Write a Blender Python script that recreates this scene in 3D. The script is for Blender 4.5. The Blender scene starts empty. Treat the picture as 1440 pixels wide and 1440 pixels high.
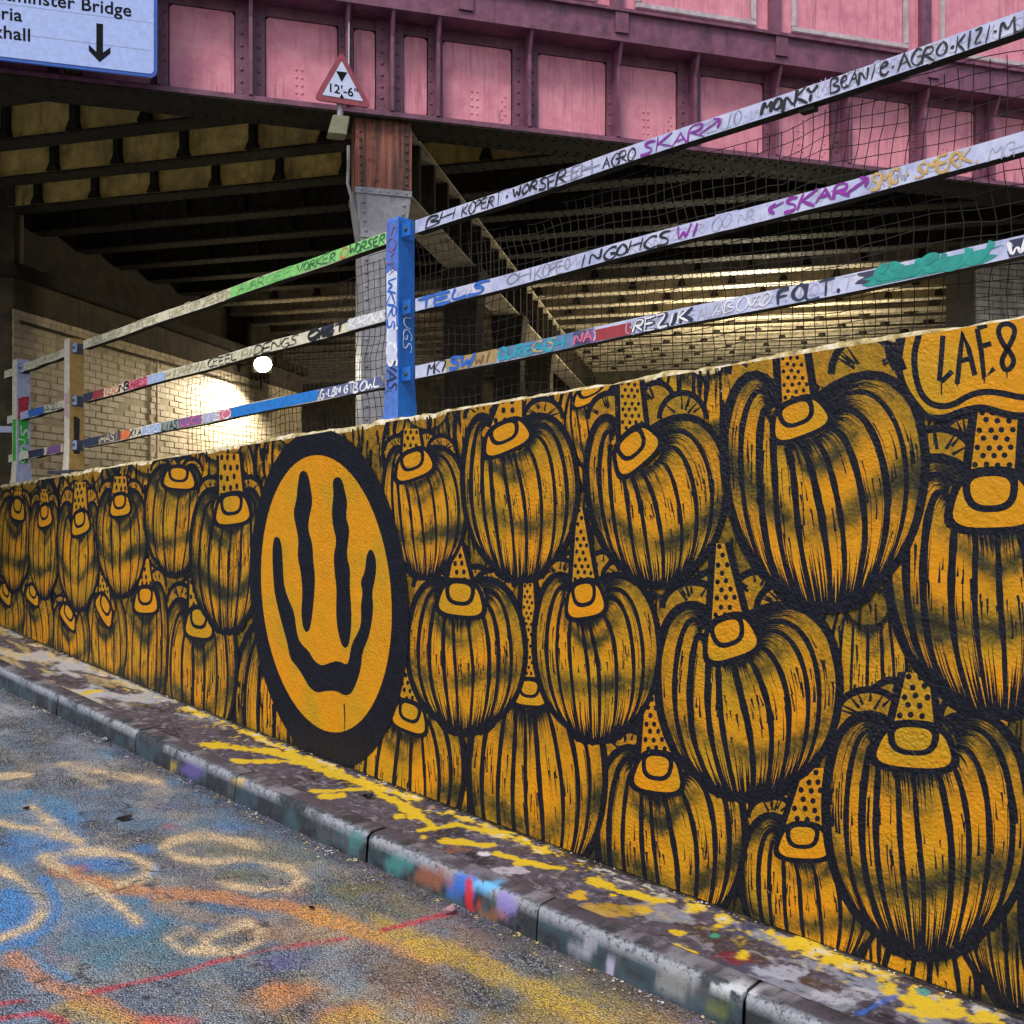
import bpy, bmesh, math, random
import numpy as np
from mathutils import Vector, Matrix
from mathutils.geometry import tessellate_polygon
random.seed(7); np.random.seed(7)
scene = bpy.context.scene
C = scene.collection

# ------------------------------------------------------------------ camera, sky, sun, exposure
CZ = 1.6; F = 1400.0
cd = bpy.data.cameras.new('camera'); cam = bpy.data.objects.new('camera', cd); C.objects.link(cam)
cam.location = (0, 0, CZ); cam.rotation_euler = (math.radians(90), 0, 0)
cd.sensor_width = 36; cd.lens = 35.0; cd.clip_end = 2000; cd.clip_start = .05
scene.camera = cam
SUN_EL, SUN_AZ = 52.0, 205.0          # azimuth measured clockwise from +Y
wd = bpy.data.worlds.new('World'); scene.world = wd; wd.use_nodes = True
wn = wd.node_tree; bg = wn.nodes['Background']
sky = wn.nodes.new('ShaderNodeTexSky'); sky.sky_type = 'NISHITA'; sky.sun_disc = False
sky.sun_elevation = math.radians(SUN_EL); sky.sun_rotation = math.radians(SUN_AZ)
sky.air_density = 1.3; sky.dust_density = 3.0; sky.ozone_density = 1.0
wn.links.new(sky.outputs[0], bg.inputs[0]); bg.inputs[1].default_value = 0.10
sd = bpy.data.lights.new('sun', 'SUN'); sun = bpy.data.objects.new('sun', sd); C.objects.link(sun)
sd.energy = 1.2; sd.angle = math.radians(14); sd.color = (1, .95, .88)
ea, aa = math.radians(SUN_EL), math.radians(SUN_AZ)
sv = Vector((math.sin(aa)*math.cos(ea), math.cos(aa)*math.cos(ea), math.sin(ea)))
sun.rotation_euler = (-sv).to_track_quat('-Z', 'Y').to_euler(); sun.location = sv*40
scene.view_settings.view_transform = 'Standard'; scene.view_settings.look = 'None'
scene.view_settings.exposure = 0.76; scene.view_settings.gamma = 1.0
scene.view_settings.use_curve_mapping = False

# ------------------------------------------------------------------ frames of the place
A = math.atan2(1520, 1400)
D = np.array([-math.sin(A), math.cos(A)]); N = np.array([-math.cos(A), -math.sin(A)])   # along the wall (away), out of the wall
P0 = np.array([0, 4.75])
def zb(s):                                      # pavement height along the wall
    s = np.clip(s, -7, 12); return .0028*s*s + .0606*s + .0786
def zt(s):                                      # wall top height
    return 2.149 - .0449*s - .0004*s*s
def W(s, off, z):
    p = P0 + D*s + N*off; return (p[0], p[1], z)
def wall_sz(px, py, off=0.0):
    r = np.array([(px-720)/F, 1.]); t = ((P0+N*off) @ N)/(r @ N); p = r*t
    return (p-P0) @ D, CZ+(720-py)/F*t
G0 = np.array([-.98, 7.5]); GD = np.array([.9597, .2809]); GN = np.array([.2809, -.9597])  # main girder
def G(u, off, z):
    p = G0 + GD*u + GN*off; return (p[0], p[1], z)
def g_uz(px, py, off=0.0):
    r = np.array([(px-720)/F, 1.]); t = ((G0+GN*off) @ GN)/(r @ GN); p = r*t
    return (p-G0) @ GD, CZ+(720-py)/F*t
LD = np.array([.185, .983]); LD /= np.linalg.norm(LD); LN = np.array([LD[1], -LD[0]])      # direction of the underpass, LN to the right
def frame(o, d, nn):
    o = np.array(o); 
    def f(u, off, z):
        p = o + d*u + nn*off; return (p[0], p[1], z)
    return f
def to_px(x, y, z):
    return 720+F*x/y, 720-F*(z-CZ)/y

# ------------------------------------------------------------------ mesh helpers
class MB:
    def __init__(s): s.v = []; s.f = []; s.mi = []
    def box(s, fr, u0, u1, a0, a1, z0, z1, mi=0):
        i = len(s.v)
        for (u, a, z) in ((u0,a0,z0),(u1,a0,z0),(u1,a1,z0),(u0,a1,z0),(u0,a0,z1),(u1,a0,z1),(u1,a1,z1),(u0,a1,z1)):
            s.v.append(fr(u, a, z))
        for q in ((0,3,2,1),(4,5,6,7),(0,1,5,4),(1,2,6,5),(2,3,7,6),(3,0,4,7)):
            s.f.append(tuple(i+k for k in q)); s.mi.append(mi)
        return s
    def hexa(s, pts, mi=0):
        i = len(s.v); s.v += [tuple(p) for p in pts]
        for q in ((0,3,2,1),(4,5,6,7),(0,1,5,4),(1,2,6,5),(2,3,7,6),(3,0,4,7)):
            s.f.append(tuple(i+k for k in q)); s.mi.append(mi)
        return s
    def tube(s, pts, r, k=5, mi=0, caps=True):
        pts = [Vector(p) for p in pts]; base = len(s.v); n = len(pts)
        for j, p in enumerate(pts):
            t = (pts[min(j+1, n-1)]-pts[max(j-1, 0)]).normalized()
            a = t.cross(Vector((0,0,1)) if abs(t.z) < .9 else Vector((1,0,0))).normalized(); b = t.cross(a)
            rr = r[j] if isinstance(r, (list, tuple)) else r
            for m in range(k):
                an = 2*math.pi*m/k; s.v.append(tuple(p+(a*math.cos(an)+b*math.sin(an))*rr))
        for j in range(n-1):
            for m in range(k):
                m2 = (m+1) % k
                s.f.append((base+j*k+m, base+j*k+m2, base+(j+1)*k+m2, base+(j+1)*k+m)); s.mi.append(mi)
        if caps:
            s.f.append(tuple(base+m for m in range(k))[::-1]); s.mi.append(mi)
            s.f.append(tuple(base+(n-1)*k+m for m in range(k))); s.mi.append(mi)
        return s
    def rivet(s, p, nrm, r=.012, k=6, mi=0, h=.65):
        p = Vector(p); nrm = Vector(nrm).normalized()
        a = nrm.cross(Vector((0,0,1)) if abs(nrm.z) < .9 else Vector((1,0,0))).normalized(); b = nrm.cross(a)
        i = len(s.v)
        for rr, hh in ((1, 0), (.75, h*.7)):
            for m in range(k):
                an = 2*math.pi*m/k; s.v.append(tuple(p+(a*math.cos(an)+b*math.sin(an))*r*rr+nrm*r*hh))
        s.v.append(tuple(p+nrm*r*h))
        for m in range(k):
            m2 = (m+1) % k
            s.f.append((i+m, i+m2, i+k+m2, i+k+m)); s.mi.append(mi)
            s.f.append((i+k+m, i+k+m2, i+2*k)); s.mi.append(mi)
        return s
    def poly(s, pts, mi=0):
        i = len(s.v); s.v += [tuple(p) for p in pts]; s.f.append(tuple(range(i, i+len(pts)))); s.mi.append(mi); return s
    def build(s, name, mats, parent=None, bevel=0, smooth=False):
        me = bpy.data.meshes.new(name); me.from_pydata(s.v, [], s.f)
        for m in (mats if isinstance(mats, (list, tuple)) else [mats]): me.materials.append(m)
        if any(s.mi): me.polygons.foreach_set('material_index', s.mi)
        bm = bmesh.new(); bm.from_mesh(me)
        bmesh.ops.recalc_face_normals(bm, faces=bm.faces)
        if bevel: bmesh.ops.bevel(bm, geom=bm.edges[:], offset=bevel, segments=2, affect='EDGES', clamp_overlap=True)
        bm.to_mesh(me); bm.free()
        if smooth: me.polygons.foreach_set('use_smooth', [True]*len(me.polygons))
        return link(name, me, parent)
def link(name, me, parent=None):
    o = bpy.data.objects.new(name, me); C.objects.link(o)
    if parent is not None: attach(o, parent)
    return o
def world_loc(o):
    v = Vector(o.location) if o.parent is None else Vector((0,0,0))
    while o.parent is not None:
        o = o.parent
        if o.parent is None: v = Vector(o.location)
    return v
def attach(o, parent):
    o.parent = parent
    root = parent
    while root.parent is not None: root = root.parent
    if parent is root: o.matrix_parent_inverse = Matrix.Translation(-Vector(root.location))
def tag(o, label=None, cat=None, group=None, kind=None):
    if label: o['label'] = label
    if cat: o['category'] = cat
    if group: o['group'] = group
    if kind: o['kind'] = kind
    return o
def thing(name, loc, label, cat, group=None):
    o = bpy.data.objects.new(name, None); C.objects.link(o); o.location = loc; o.empty_display_size = .2
    return tag(o, label, cat, group)

# ------------------------------------------------------------------ material helpers
class NT:
    def __init__(s, name, rough=.6, spec=.4, metal=0.0):
        s.m = bpy.data.materials.new(name); s.m.use_nodes = True; s.t = s.m.node_tree
        s.b = s.t.nodes['Principled BSDF']; s.b.inputs['Roughness'].default_value = rough
        s.b.inputs['Specular IOR Level'].default_value = spec; s.b.inputs['Metallic'].default_value = metal
        s.pos = s.t.nodes.new('ShaderNodeNewGeometry').outputs['Position']
    def n(s, k, **kw):
        x = s.t.nodes.new('ShaderNode'+k)
        for a, v in kw.items(): setattr(x, a, v)
        return x
    def l(s, a, b): s.t.links.new(a, b)
    def map(s, sc):
        m = s.n('Mapping'); m.inputs['Scale'].default_value = sc; s.l(s.pos, m.inputs['Vector']); return m.outputs[0]
    def noise(s, scale, detail=3, rough=.55, vec=None, dist=0):
        x = s.n('TexNoise'); x.inputs['Scale'].default_value = scale; x.inputs['Detail'].default_value = detail
        x.inputs['Roughness'].default_value = rough; x.inputs['Distortion'].default_value = dist
        s.l(vec or s.pos, x.inputs['Vector']); return x.outputs['Fac']
    def voro(s, scale, feature='F1', vec=None, out='Distance'):
        x = s.n('TexVoronoi'); x.feature = feature; x.inputs['Scale'].default_value = scale
        s.l(vec or s.pos, x.inputs['Vector']); return x.outputs[out]
    def ramp(s, fac, stops):
        r = s.n('ValToRGB'); e = r.color_ramp.elements
        while len(e) < len(stops): e.new(.5)
        for el, (p, c) in zip(e, stops):
            el.position = p; el.color = (c, c, c, 1) if not isinstance(c, (tuple, list)) else (*c[:3], 1)
        s.l(fac, r.inputs[0]); return r.outputs[0]
    def mix(s, fac, a, b, mode='MIX'):
        m = s.n('Mix', data_type='RGBA', blend_type=mode)
        s._in(fac, m.inputs[0]); s._in(a, m.inputs[6]); s._in(b, m.inputs[7]); return m.outputs[2]
    def math(s, op, a, b=0, clamp=False):
        m = s.n('Math', operation=op, use_clamp=clamp); s._in(a, m.inputs[0]); s._in(b, m.inputs[1]); return m.outputs[0]
    def _in(s, v, sock):
        if isinstance(v, bpy.types.NodeSocket): s.l(v, sock)
        elif isinstance(v, (tuple, list)): sock.default_value = (*v[:3], 1)
        else: sock.default_value = v
    def attr(s, name, out='Color'):
        x = s.n('Attribute'); x.attribute_name = name; return x.outputs[out]
    def color(s, c): s._in(c, s.b.inputs['Base Color'])
    def rough(s, v): s._in(v, s.b.inputs['Roughness'])
    def bump(s, h, strength=.4, dist=.01):
        x = s.n('Bump'); x.inputs['Strength'].default_value = strength; x.inputs['Distance'].default_value = dist
        s.l(h, x.inputs['Height']); s.l(x.outputs[0], s.b.inputs['Normal']); return x

def mural_material():
    m = NT('mural_paint', .45, .22)
    big = m.noise(3.2, 3); fine = m.noise(26, 4, .6)
    c = m.ramp(big, [(.3, (.64,.245,.003)), (.48, (.58,.25,.005)), (.62, (.47,.25,.008)), (.80, (.40,.25,.012))])
    c = m.mix(m.ramp(fine, [(.38, 0), (.75, .38)]), c, (.42,.19,.006))
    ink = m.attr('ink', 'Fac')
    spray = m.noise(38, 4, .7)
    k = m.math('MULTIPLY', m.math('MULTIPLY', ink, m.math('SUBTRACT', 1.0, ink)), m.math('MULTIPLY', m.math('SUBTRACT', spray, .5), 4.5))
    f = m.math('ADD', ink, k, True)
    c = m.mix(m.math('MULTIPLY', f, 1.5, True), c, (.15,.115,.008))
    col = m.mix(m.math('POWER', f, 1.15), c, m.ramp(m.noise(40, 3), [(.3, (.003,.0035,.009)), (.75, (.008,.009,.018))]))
    chip = m.ramp(m.noise(75, 3, .6), [(.765, 0), (.79, 1)])
    col = m.mix(m.math('MULTIPLY', chip, .55), col, (.62,.58,.50))
    flake = m.math('MULTIPLY', m.ramp(m.noise(17, 6, .75), [(.685, 0), (.70, 1)]), m.ramp(m.noise(1.1, 2), [(.48, 0), (.60, .8)]))
    col = m.mix(flake, col, m.ramp(m.noise(23, 2), [(.4, (.30,.17,.02)), (.6, (.50,.47,.40))]))
    m.color(col)
    m.rough(m.ramp(m.noise(50, 3), [(.3, .26), (.7, .58)]))
    h = m.math('ADD', m.math('MULTIPLY', m.noise(55, 4, .62), 1.0), m.math('MULTIPLY', m.voro(95, 'SMOOTH_F1'), -.5))
    h = m.math('MULTIPLY', h, m.ramp(m.noise(1.7, 3), [(.35, .35), (.65, 1.3)]))
    h = m.math('ADD', h, m.math('MULTIPLY', m.noise(9, 4), 1.2))
    m.bump(h, .6, .013)
    return m.m
def paint_mat(name, col, var=.25, rough=.5, scale=14, bump=.15, grime=(.03,.028,.025), ga=.35, spec=.4):
    m = NT(name, rough, spec)
    n1 = m.noise(scale, 4, .6); n2 = m.noise(scale*.23, 3)
    lo = tuple(x*(1-var) for x in col); hi = tuple(min(1, x*(1+var)) for x in col)
    c = m.ramp(n1, [(.3, lo), (.7, hi)])
    st = m.noise(1, 4, .65, m.map((9, 9, 1.6)))
    g = m.math('MULTIPLY', m.ramp(st, [(.5, 0), (.72, 1)]), ga)
    c = m.mix(g, c, grime)
    c = m.mix(m.math('MULTIPLY', m.ramp(n2, [(.45, 0), (.75, 1)]), ga*.6), c, grime)
    m.color(c); m.rough(m.ramp(n1, [(.3, rough*.8), (.7, min(1, rough*1.25))]))
    m.bump(m.noise(scale*5, 3), bump, .006)
    return m.m
def flat_mat(name, col, rough=.5, spec=.4, var=.18, bump=.05):
    m = NT(name, rough, spec); n1 = m.noise(30, 4, .65)
    m.color(m.ramp(n1, [(.3, tuple(x*(1-var) for x in col)), (.7, tuple(min(1, x*(1+var)) for x in col))]))
    m.bump(m.noise(120, 2), bump, .004); return m.m

M = {}
M['mural'] = mural_material()
M['pink'] = paint_mat('pink_girder_paint', (.64,.205,.275), .16, .5, 9, .12, (.20,.055,.09), .55)
def pink_mat():
    m = NT('weathered_pink_girder_paint', .5, .3)
    c = m.ramp(m.noise(7, 5, .65), [(.3, (.54,.185,.255)), (.5, (.66,.25,.325)), (.7, (.74,.32,.38))])
    st = m.noise(1, 5, .7, m.map((22, 22, 1.3))); pt = m.noise(3.5, 3)
    c = m.mix(m.math('MULTIPLY', m.ramp(st, [(.50, 0), (.66, 1)]), m.ramp(pt, [(.4, .12), (.65, .7)])), c, (.20,.06,.09))
    rs = m.noise(1, 5, .75, m.map((34, 34, 1.8)))
    c = m.mix(m.math('MULTIPLY', m.ramp(rs, [(.62, 0), (.70, 1)]), m.ramp(m.noise(2.3, 2), [(.5, 0), (.62, .8)])), c, (.16,.05,.03))
    c = m.mix(m.ramp(m.noise(60, 4, .7), [(.70, 0), (.74, .85)]), c, (.10,.035,.04))
    m.color(c); m.rough(m.ramp(m.noise(20, 4), [(.3, .4), (.7, .7)])); m.bump(m.noise(30, 4), .18, .008); return m.m
M['pink'] = pink_mat()
M['purple'] = paint_mat('purple_girder_paint', (.18,.066,.112), .3, .5, 12, .18, (.02,.012,.014), .5)
M['frame'] = paint_mat('pale_moulding_paint', (.50,.43,.46), .2, .55, 20, .15, (.12,.07,.08), .4)
M['steel'] = paint_mat('dark_soot_shade_steel', (.034,.029,.021), .5, .85, 16, .3, (.008,.008,.007), .6, .10)  # sooty steel, also painted shade for beam flanges and rail undersides
M['ochre'] = paint_mat('dirty_lit_ochre_steel', (.70,.53,.17), .35, .6, 8, .25, (.03,.025,.018), .55)  # dirty ochre made paler to stand in for light on the near webs
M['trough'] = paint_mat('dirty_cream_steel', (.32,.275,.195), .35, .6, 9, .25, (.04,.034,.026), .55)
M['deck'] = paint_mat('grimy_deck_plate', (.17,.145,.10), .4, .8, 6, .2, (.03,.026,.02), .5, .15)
M['grey_col'] = paint_mat('grey_column_paint', (.27,.265,.29), .25, .55, 18, .2, (.05,.045,.045), .5)
M['cream'] = paint_mat('cream_brick_paint', (.56,.46,.31), .20, .75, 7, .3, (.16,.12,.07), .5, .2)
M['black_soot'] = paint_mat('black_soot', (.032,.027,.020), .5, .9, 5, .35, (.01,.01,.009), .5, .15)
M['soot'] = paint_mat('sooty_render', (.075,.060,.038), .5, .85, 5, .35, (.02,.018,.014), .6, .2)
M['whitebrick'] = paint_mat('dirty_white_brick_paint', (.50,.47,.42), .3, .75, 9, .3, (.05,.045,.04), .6, .2)
M['wire'] = flat_mat('dark_wire', (.02,.017,.014), .7, .15)
M['bolt'] = flat_mat('dull_bolt_steel', (.06,.06,.075), .45, .5)
def rust_mat():
    m = NT('rusted_red_paint', .7, .3)
    st = m.noise(1, 5, .7, m.map((26, 26, 1.1)))
    c = m.ramp(st, [(.32, (.05,.03,.027)), (.45, (.13,.055,.042)), (.54, (.27,.085,.055)), (.63, (.25,.13,.10)), (.74, (.10,.07,.065))])
    c = m.mix(m.ramp(m.noise(14, 4), [(.55, 0), (.72, .7)]), c, (.03,.018,.016))
    m.color(c); m.bump(m.noise(45, 4), .4, .01); return m.m
M['rust'] = rust_mat()
def rail_mat():
    m = NT('pale_lavender_rail_paint', .42, .45)
    c = m.ramp(m.noise(9, 4, .6), [(.3, (.33,.36,.58)), (.5, (.46,.49,.70)), (.72, (.60,.61,.75))])
    c = m.mix(m.ramp(m.noise(34, 5, .7), [(.55, 0), (.68, .55)]), c, (.22,.21,.30))
    m.color(c); m.bump(m.noise(60, 3), .15, .004); return m.m
M['rail'] = rail_mat()
def attr_mat(name, kind):
    m = NT(name, .6, .4)
    paint = m.attr('paint', 'Color'); amt = m.attr('amt', 'Fac')
    if kind == 'road':
        cell = m.voro(128, 'F1', out='Color'); dist = m.voro(128, 'F1'); 
        sep = m.n('SeparateColor'); m.l(cell, sep.inputs[0])
        stone = m.ramp(sep.outputs[0], [(.0, (.06,.068,.085)), (.36, (.15,.165,.20)), (.68, (.29,.31,.36)), (.90, (.50,.53,.58)), (1, (.85,.84,.83))])
        gap = m.ramp(dist, [(.35, 0), (.75, 1)])
        base = m.mix(gap, stone, (.022,.022,.027))
        wear = m.noise(17, 4, .65)
        a = m.math('MULTIPLY', amt, m.ramp(sep.outputs[1], [(.04, .5), (.2, 1.0)]), True)
        a = m.math('MULTIPLY', a, m.ramp(wear, [(.30, .55), (.5, 1.0)]), True)
        a = m.math('MULTIPLY', a, m.math('SUBTRACT', 1.0, m.math('MULTIPLY', gap, .45)), True)
        br = m.ramp(sep.outputs[2], [(.2, .85), (.8, 1.5)])
        pc = m.mix(1.0, paint, br, 'MULTIPLY')
        m.color(m.mix(a, base, pc))
        h = m.math('SUBTRACT', m.math('MULTIPLY', sep.outputs[0], .5), dist)
        m.bump(h, .9, .010); m.rough(m.ramp(sep.outputs[1], [(.2, .32), (.8, .7)]))
    else:
        n1 = m.noise(30, 6, .72); n2 = m.noise(5, 4, .6)
        if kind == 'kerb':
            base = m.ramp(m.noise(38, 6, .8), [(.30, (.014,.016,.022)), (.5, (.035,.040,.052)), (.64, (.075,.08,.10)), (.78, (.17,.17,.20))])
        else:
            base = m.ramp(n1, [(.30, (.022,.019,.028)), (.48, (.062,.053,.075)), (.60, (.115,.10,.135)), (.72, (.25,.23,.28))])
            base = m.mix(m.ramp(n2, [(.4, 0), (.65, .6)]), base, (.085,.075,.10))
            base = m.mix(m.ramp(m.noise(11, 5, .7, dist=1.5), [(.56, 0), (.62, .5)]), base, (.33,.31,.36))
        ng = m.math('MULTIPLY', m.math('SUBTRACT', m.noise(46, 6, .78), .5), 3.2 if kind == 'kerb' else 3.4)
        a = m.math('ADD', m.math('MULTIPLY', m.math('ADD', m.math('SUBTRACT', amt, .5), ng), 2.2), .5, True)
        a = m.math('MULTIPLY', a, m.math('MULTIPLY', amt, 4.0, True), True)
        m.color(m.mix(a, base, paint)); m.rough(m.ramp(n1, [(.3, .30), (.7, .62)]))
        m.bump(m.math('ADD', m.noise(70, 4, .65), m.math('MULTIPLY', amt, .25)), .35, .01)
    return m.m
M['road'] = attr_mat('painted_asphalt', 'road'); M['pave'] = attr_mat('paint_splashed_pavement', 'pave'); M['kerb'] = attr_mat('paint_stained_kerbstone', 'kerb')
def coping_mat():
    m = NT('chipped_wall_top', .8, .2)
    c = m.ramp(m.noise(16, 5, .7), [(.32, (.16,.12,.05)), (.46, (.45,.36,.16)), (.58, (.66,.60,.47)), (.72, (.75,.71,.62))])
    m.color(c); m.bump(m.noise(60, 4, .65), .6, .012); return m.m
M['coping'] = coping_mat()
M['ground'] = paint_mat('dusty_concrete_ground', (.20,.19,.18), .3, .85, 5, .3, (.08,.075,.07), .4, .2)
_pc = {}
def pmat(name, col, rough=.45):
    if name not in _pc: _pc[name] = flat_mat(name, col, rough, .45, .22, .08)
    return _pc[name]

# ------------------------------------------------------------------ noise for paint layouts
def vnoise(x, y, seed=0):
    xi = np.floor(x).astype(np.int64); yi = np.floor(y).astype(np.int64); fx = x-xi; fy = y-yi
    def h(a, b):
        n = (a*374761393+b*668265263+seed*974634777) & 0x7fffffff
        n = ((n ^ (n >> 13))*1274126177) & 0x7fffffff
        return ((n ^ (n >> 16)) & 0xffff)/65535.
    u = fx*fx*(3-2*fx); v = fy*fy*(3-2*fy)
    return (h(xi, yi)*(1-u)+h(xi+1, yi)*u)*(1-v)+(h(xi, yi+1)*(1-u)+h(xi+1, yi+1)*u)*v
def fbm(x, y, seed=0, o=4):
    r = np.zeros_like(x, dtype=float); a = .5; t = 0
    for i in range(o): r += a*vnoise(x*2**i, y*2**i, seed+i*17); t += a; a *= .55
    return r/t
def sst(e0, e1, x):
    t = np.clip((x-e0)/(e1-e0), 0, 1); return t*t*(3-2*t)
def dist_poly(px, py, pts, ys=1.0):
    d = np.full(px.shape, 1e9)
    for (x0, y0), (x1, y1) in zip(pts[:-1], pts[1:]):
        dx, dy = x1-x0, (y1-y0)*ys; L = dx*dx+dy*dy+1e-9
        t = np.clip(((px-x0)*dx+(py-y0)*ys*dy)/L, 0, 1)
        d = np.minimum(d, np.hypot(px-x0-t*dx, (py-y0)*ys-t*dy))
    return d
class Layer:
    def __init__(s, n): s.c = np.zeros((n, 3)); s.a = np.zeros(n)
    def put(s, col, cov):
        cov = np.clip(cov, 0, 1)[:, None]; s.c = s.c*(1-cov)+np.array(col)*cov
        s.a = s.a*(1-cov[:, 0])+cov[:, 0]
def grid_mesh(name, pts, nu, nv, mat, col=None, amt=None, parent=None, smooth=True):
    me = bpy.data.meshes.new(name)
    i = np.arange(nu*nv).reshape(nu, nv)
    f = np.stack([i[:-1, :-1], i[1:, :-1], i[1:, 1:], i[:-1, 1:]], -1).reshape(-1, 4)
    me.from_pydata(pts.tolist(), [], f.tolist())
    if col is not None:
        a = me.attributes.new('paint', 'FLOAT_COLOR', 'POINT')
        a.data.foreach_set('color', np.concatenate([col, np.ones((len(col), 1))], 1).astype(np.float32).ravel())
        b = me.attributes.new('amt', 'FLOAT', 'POINT'); b.data.foreach_set('value', amt.astype(np.float32))
    me.materials.append(mat)
    if smooth: me.polygons.foreach_set('use_smooth', [True]*len(me.polygons))
    return link(name, me, parent)

# ================================================================== SETTING
KW = lambda s: .528 + .0125*np.clip(s, -3, 6)                       # kerb edge distance from the wall
KH = .14
# ground sheet to the horizon
mb = MB(); mb.poly([(-400,-400,-1.3),(400,-400,-1.3),(400,400,-1.3),(-400,400,-1.3)])
g = mb.build('ground', M['ground']); tag(g, kind='structure')
mb = MB(); und = frame((-4.9, 9.9), LD, LN)
mb.poly([W(-6, -.2, .03), W(7.6, -.2, .2), und(14, 0, .2), und(14, 16, .2), (14, 6, .03)])
f = mb.build('underpass_floor', M['ground']); tag(f, kind='structure')

# road: fine painted sheet near the camera, coarse one beyond
ss = np.concatenate([np.linspace(-7, -2.3, 40)[:-1], np.arange(-2.3, 6.2, .017), np.linspace(6.2, 14, 50)[1:]])
ws = np.concatenate([np.arange(0, 2.3, .013), np.linspace(2.3, 9, 40)])
S, Q = np.meshgrid(ss, ws, indexing='ij'); S = S.ravel(); Q = Q.ravel()
off = KW(S)+.0-.02+Q
X = P0[0]+D[0]*S+N[0]*off; Y = P0[1]+D[1]*S+N[1]*off
Z = zb(S)-KH + .006*(fbm(S*1.3, Q*1.3, 5)-.5) + np.where(Q < 1.6, .004*(fbm(S*14, Q*14, 9)-.5), 0)
yy = np.maximum(Y, .6); PX = 720+F*X/yy; PY = 720-F*(Z-CZ)/yy
vis = (Y > .8)
lay = Layer(len(S))
WEAR = .45+.55*sst(.36, .54, fbm(S*7, Q*7, 131, 4)); nz = fbm(S*9, Q*9, 21, 4); nz2 = fbm(S*3, Q*3, 44, 4); nzf = fbm(S*30, Q*30, 3, 3)
lay.put((.20,.26,.36), .7*sst(.34, .60, nz2)); lay.put((.10,.31,.55), .75*sst(.48, .62, fbm(S*1.6, Q*2.2, 87))*sst(560, 200, PX)); lay.put((.55,.34,.06), .75*sst(.46, .62, fbm(S*1.8, Q*2.6, 88))*sst(1190, 1330, PY)*sst(60, 420, PX)); lay.put((.40,.17,.08), .5*sst(.5, .64, fbm(S*2.1, Q*3.1, 89))*sst(1190, 1300, PY)); lay.put((.50,.42,.30), .5*sst(.53, .66, fbm(S*3.7, Q*5, 90))); lay.put((.28,.20,.07), .45*sst(.52, .68, fbm(S*2.6, Q*3.5, 81))*sst(1180, 1290, PY)); lay.put((.10,.24,.40), .45*sst(.52, .68, fbm(S*3.1, Q*4, 83))); lay.put((.30,.32,.35), .5*sst(.55, .7, fbm(S*7, Q*9, 85)))
lay.put((.17,.20,.27), .55*sst(.45, .7, fbm(S*2.2, Q*2.2, 71))*sst(1150, 1000, PY))  # this far coat and the next put sky sheen into the road colour
lay.put((.46,.48,.55), .55*sst(.48, .64, fbm(S*4, Q*9, 73))*sst(1160, 990, PY))
def blob(col, x, y, rx, ry, cov=.9, soft=.75):
    r = np.hypot((PX-x)/rx, (PY-y)/ry) + (nz-.5)*1.7
    lay.put(col, np.where(vis, cov*sst(1.0+soft*.5, 1.0-soft, r), 0))
def band(col, pts, w, cov=.9, soft=.6, rag=1.3, ys=1.6):
    dd = dist_poly(PX, PY, pts, ys)/w + (nz-.5)*rag + (nzf-.5)*.3
    lay.put(col, np.where(vis, cov*sst(1+soft*.5, 1-soft, dd), 0))
BLUE = (.05,.25,.62); LBLUE = (.12,.38,.72); TEAL = (.07,.22,.32); CREAM = (.72,.52,.28); ORNG = (.72,.27,.05); YEL = (.62,.40,.035); RED = (.58,.04,.06); OLV = (.22,.19,.035); PURP = (.16,.12,.36)
blob(TEAL, 150, 1320, 120, 48, .75); blob(BLUE, 140, 1300, 70, 22, .55); blob(BLUE, 10, 1290, 46, 44, .95, .3); blob(BLUE, 45, 1190, 70, 18, .75); blob(LBLUE, 100, 1205, 40, 16, .4)
blob(BLUE, 85, 1155, 40, 22, .5); blob(TEAL, 250, 1345, 170, 30, .5); blob(BLUE, 205, 1195, 26, 9, .8); blob(BLUE, 330, 1165, 28, 10, .5); blob((.10,.12,.30), 230, 1135, 30, 8, .5)
blob(BLUE, 145, 1215, 55, 15, .9, .35); blob((.35,.07,.12), 105, 1225, 30, 10, .6); blob(LBLUE, 213, 1225, 9, 11, .9, .3); blob((.45,.12,.15), 237, 1163, 18, 6, .6)
blob(TEAL, 430, 1390, 120, 30, .3); blob(PURP, 385, 1355, 40, 14, .7); blob(OLV, 380, 1200, 120, 26, .5); blob(OLV, 330, 1232, 70, 16, .6); blob(OLV, 480, 1250, 60, 14, .6); blob(OLV, 560, 1270, 90, 30, .55); blob(OLV, 780, 1400, 120, 40, .55)
blob(OLV, 250, 1180, 60, 12, .4); blob((.30,.08,.07), 405, 1250, 28, 12, .6)
band(ORNG, [(80,1225),(170,1250),(300,1262),(400,1275),(470,1300)], 17, .75); band((.75,.36,.07), [(430,1285),(520,1312),(610,1345)], 19, .85); band(YEL, [(540,1300),(640,1345),(760,1395),(850,1445),(960,1500)], 26, .8)
band((.55,.31,.10), [(230,1275),(330,1300),(420,1320)], 20, .45)
band(ORNG, [(25,1350),(70,1385),(140,1415),(220,1450)], 22, .7); band(YEL, [(90,1420),(200,1450),(330,1480)], 26, .55); blob(ORNG, 395, 1398, 60, 24, .85); blob(ORNG, 470, 1425, 60, 16, .7); blob(YEL, 520, 1445, 120, 26, .5)
blob((.66,.09,.07), 230, 1436, 45, 10, .75); band(RED, [(0,1432),(60,1424),(95,1440)], 8, .85); band(RED, [(0,1412),(35,1408)], 6, .85)
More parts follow.
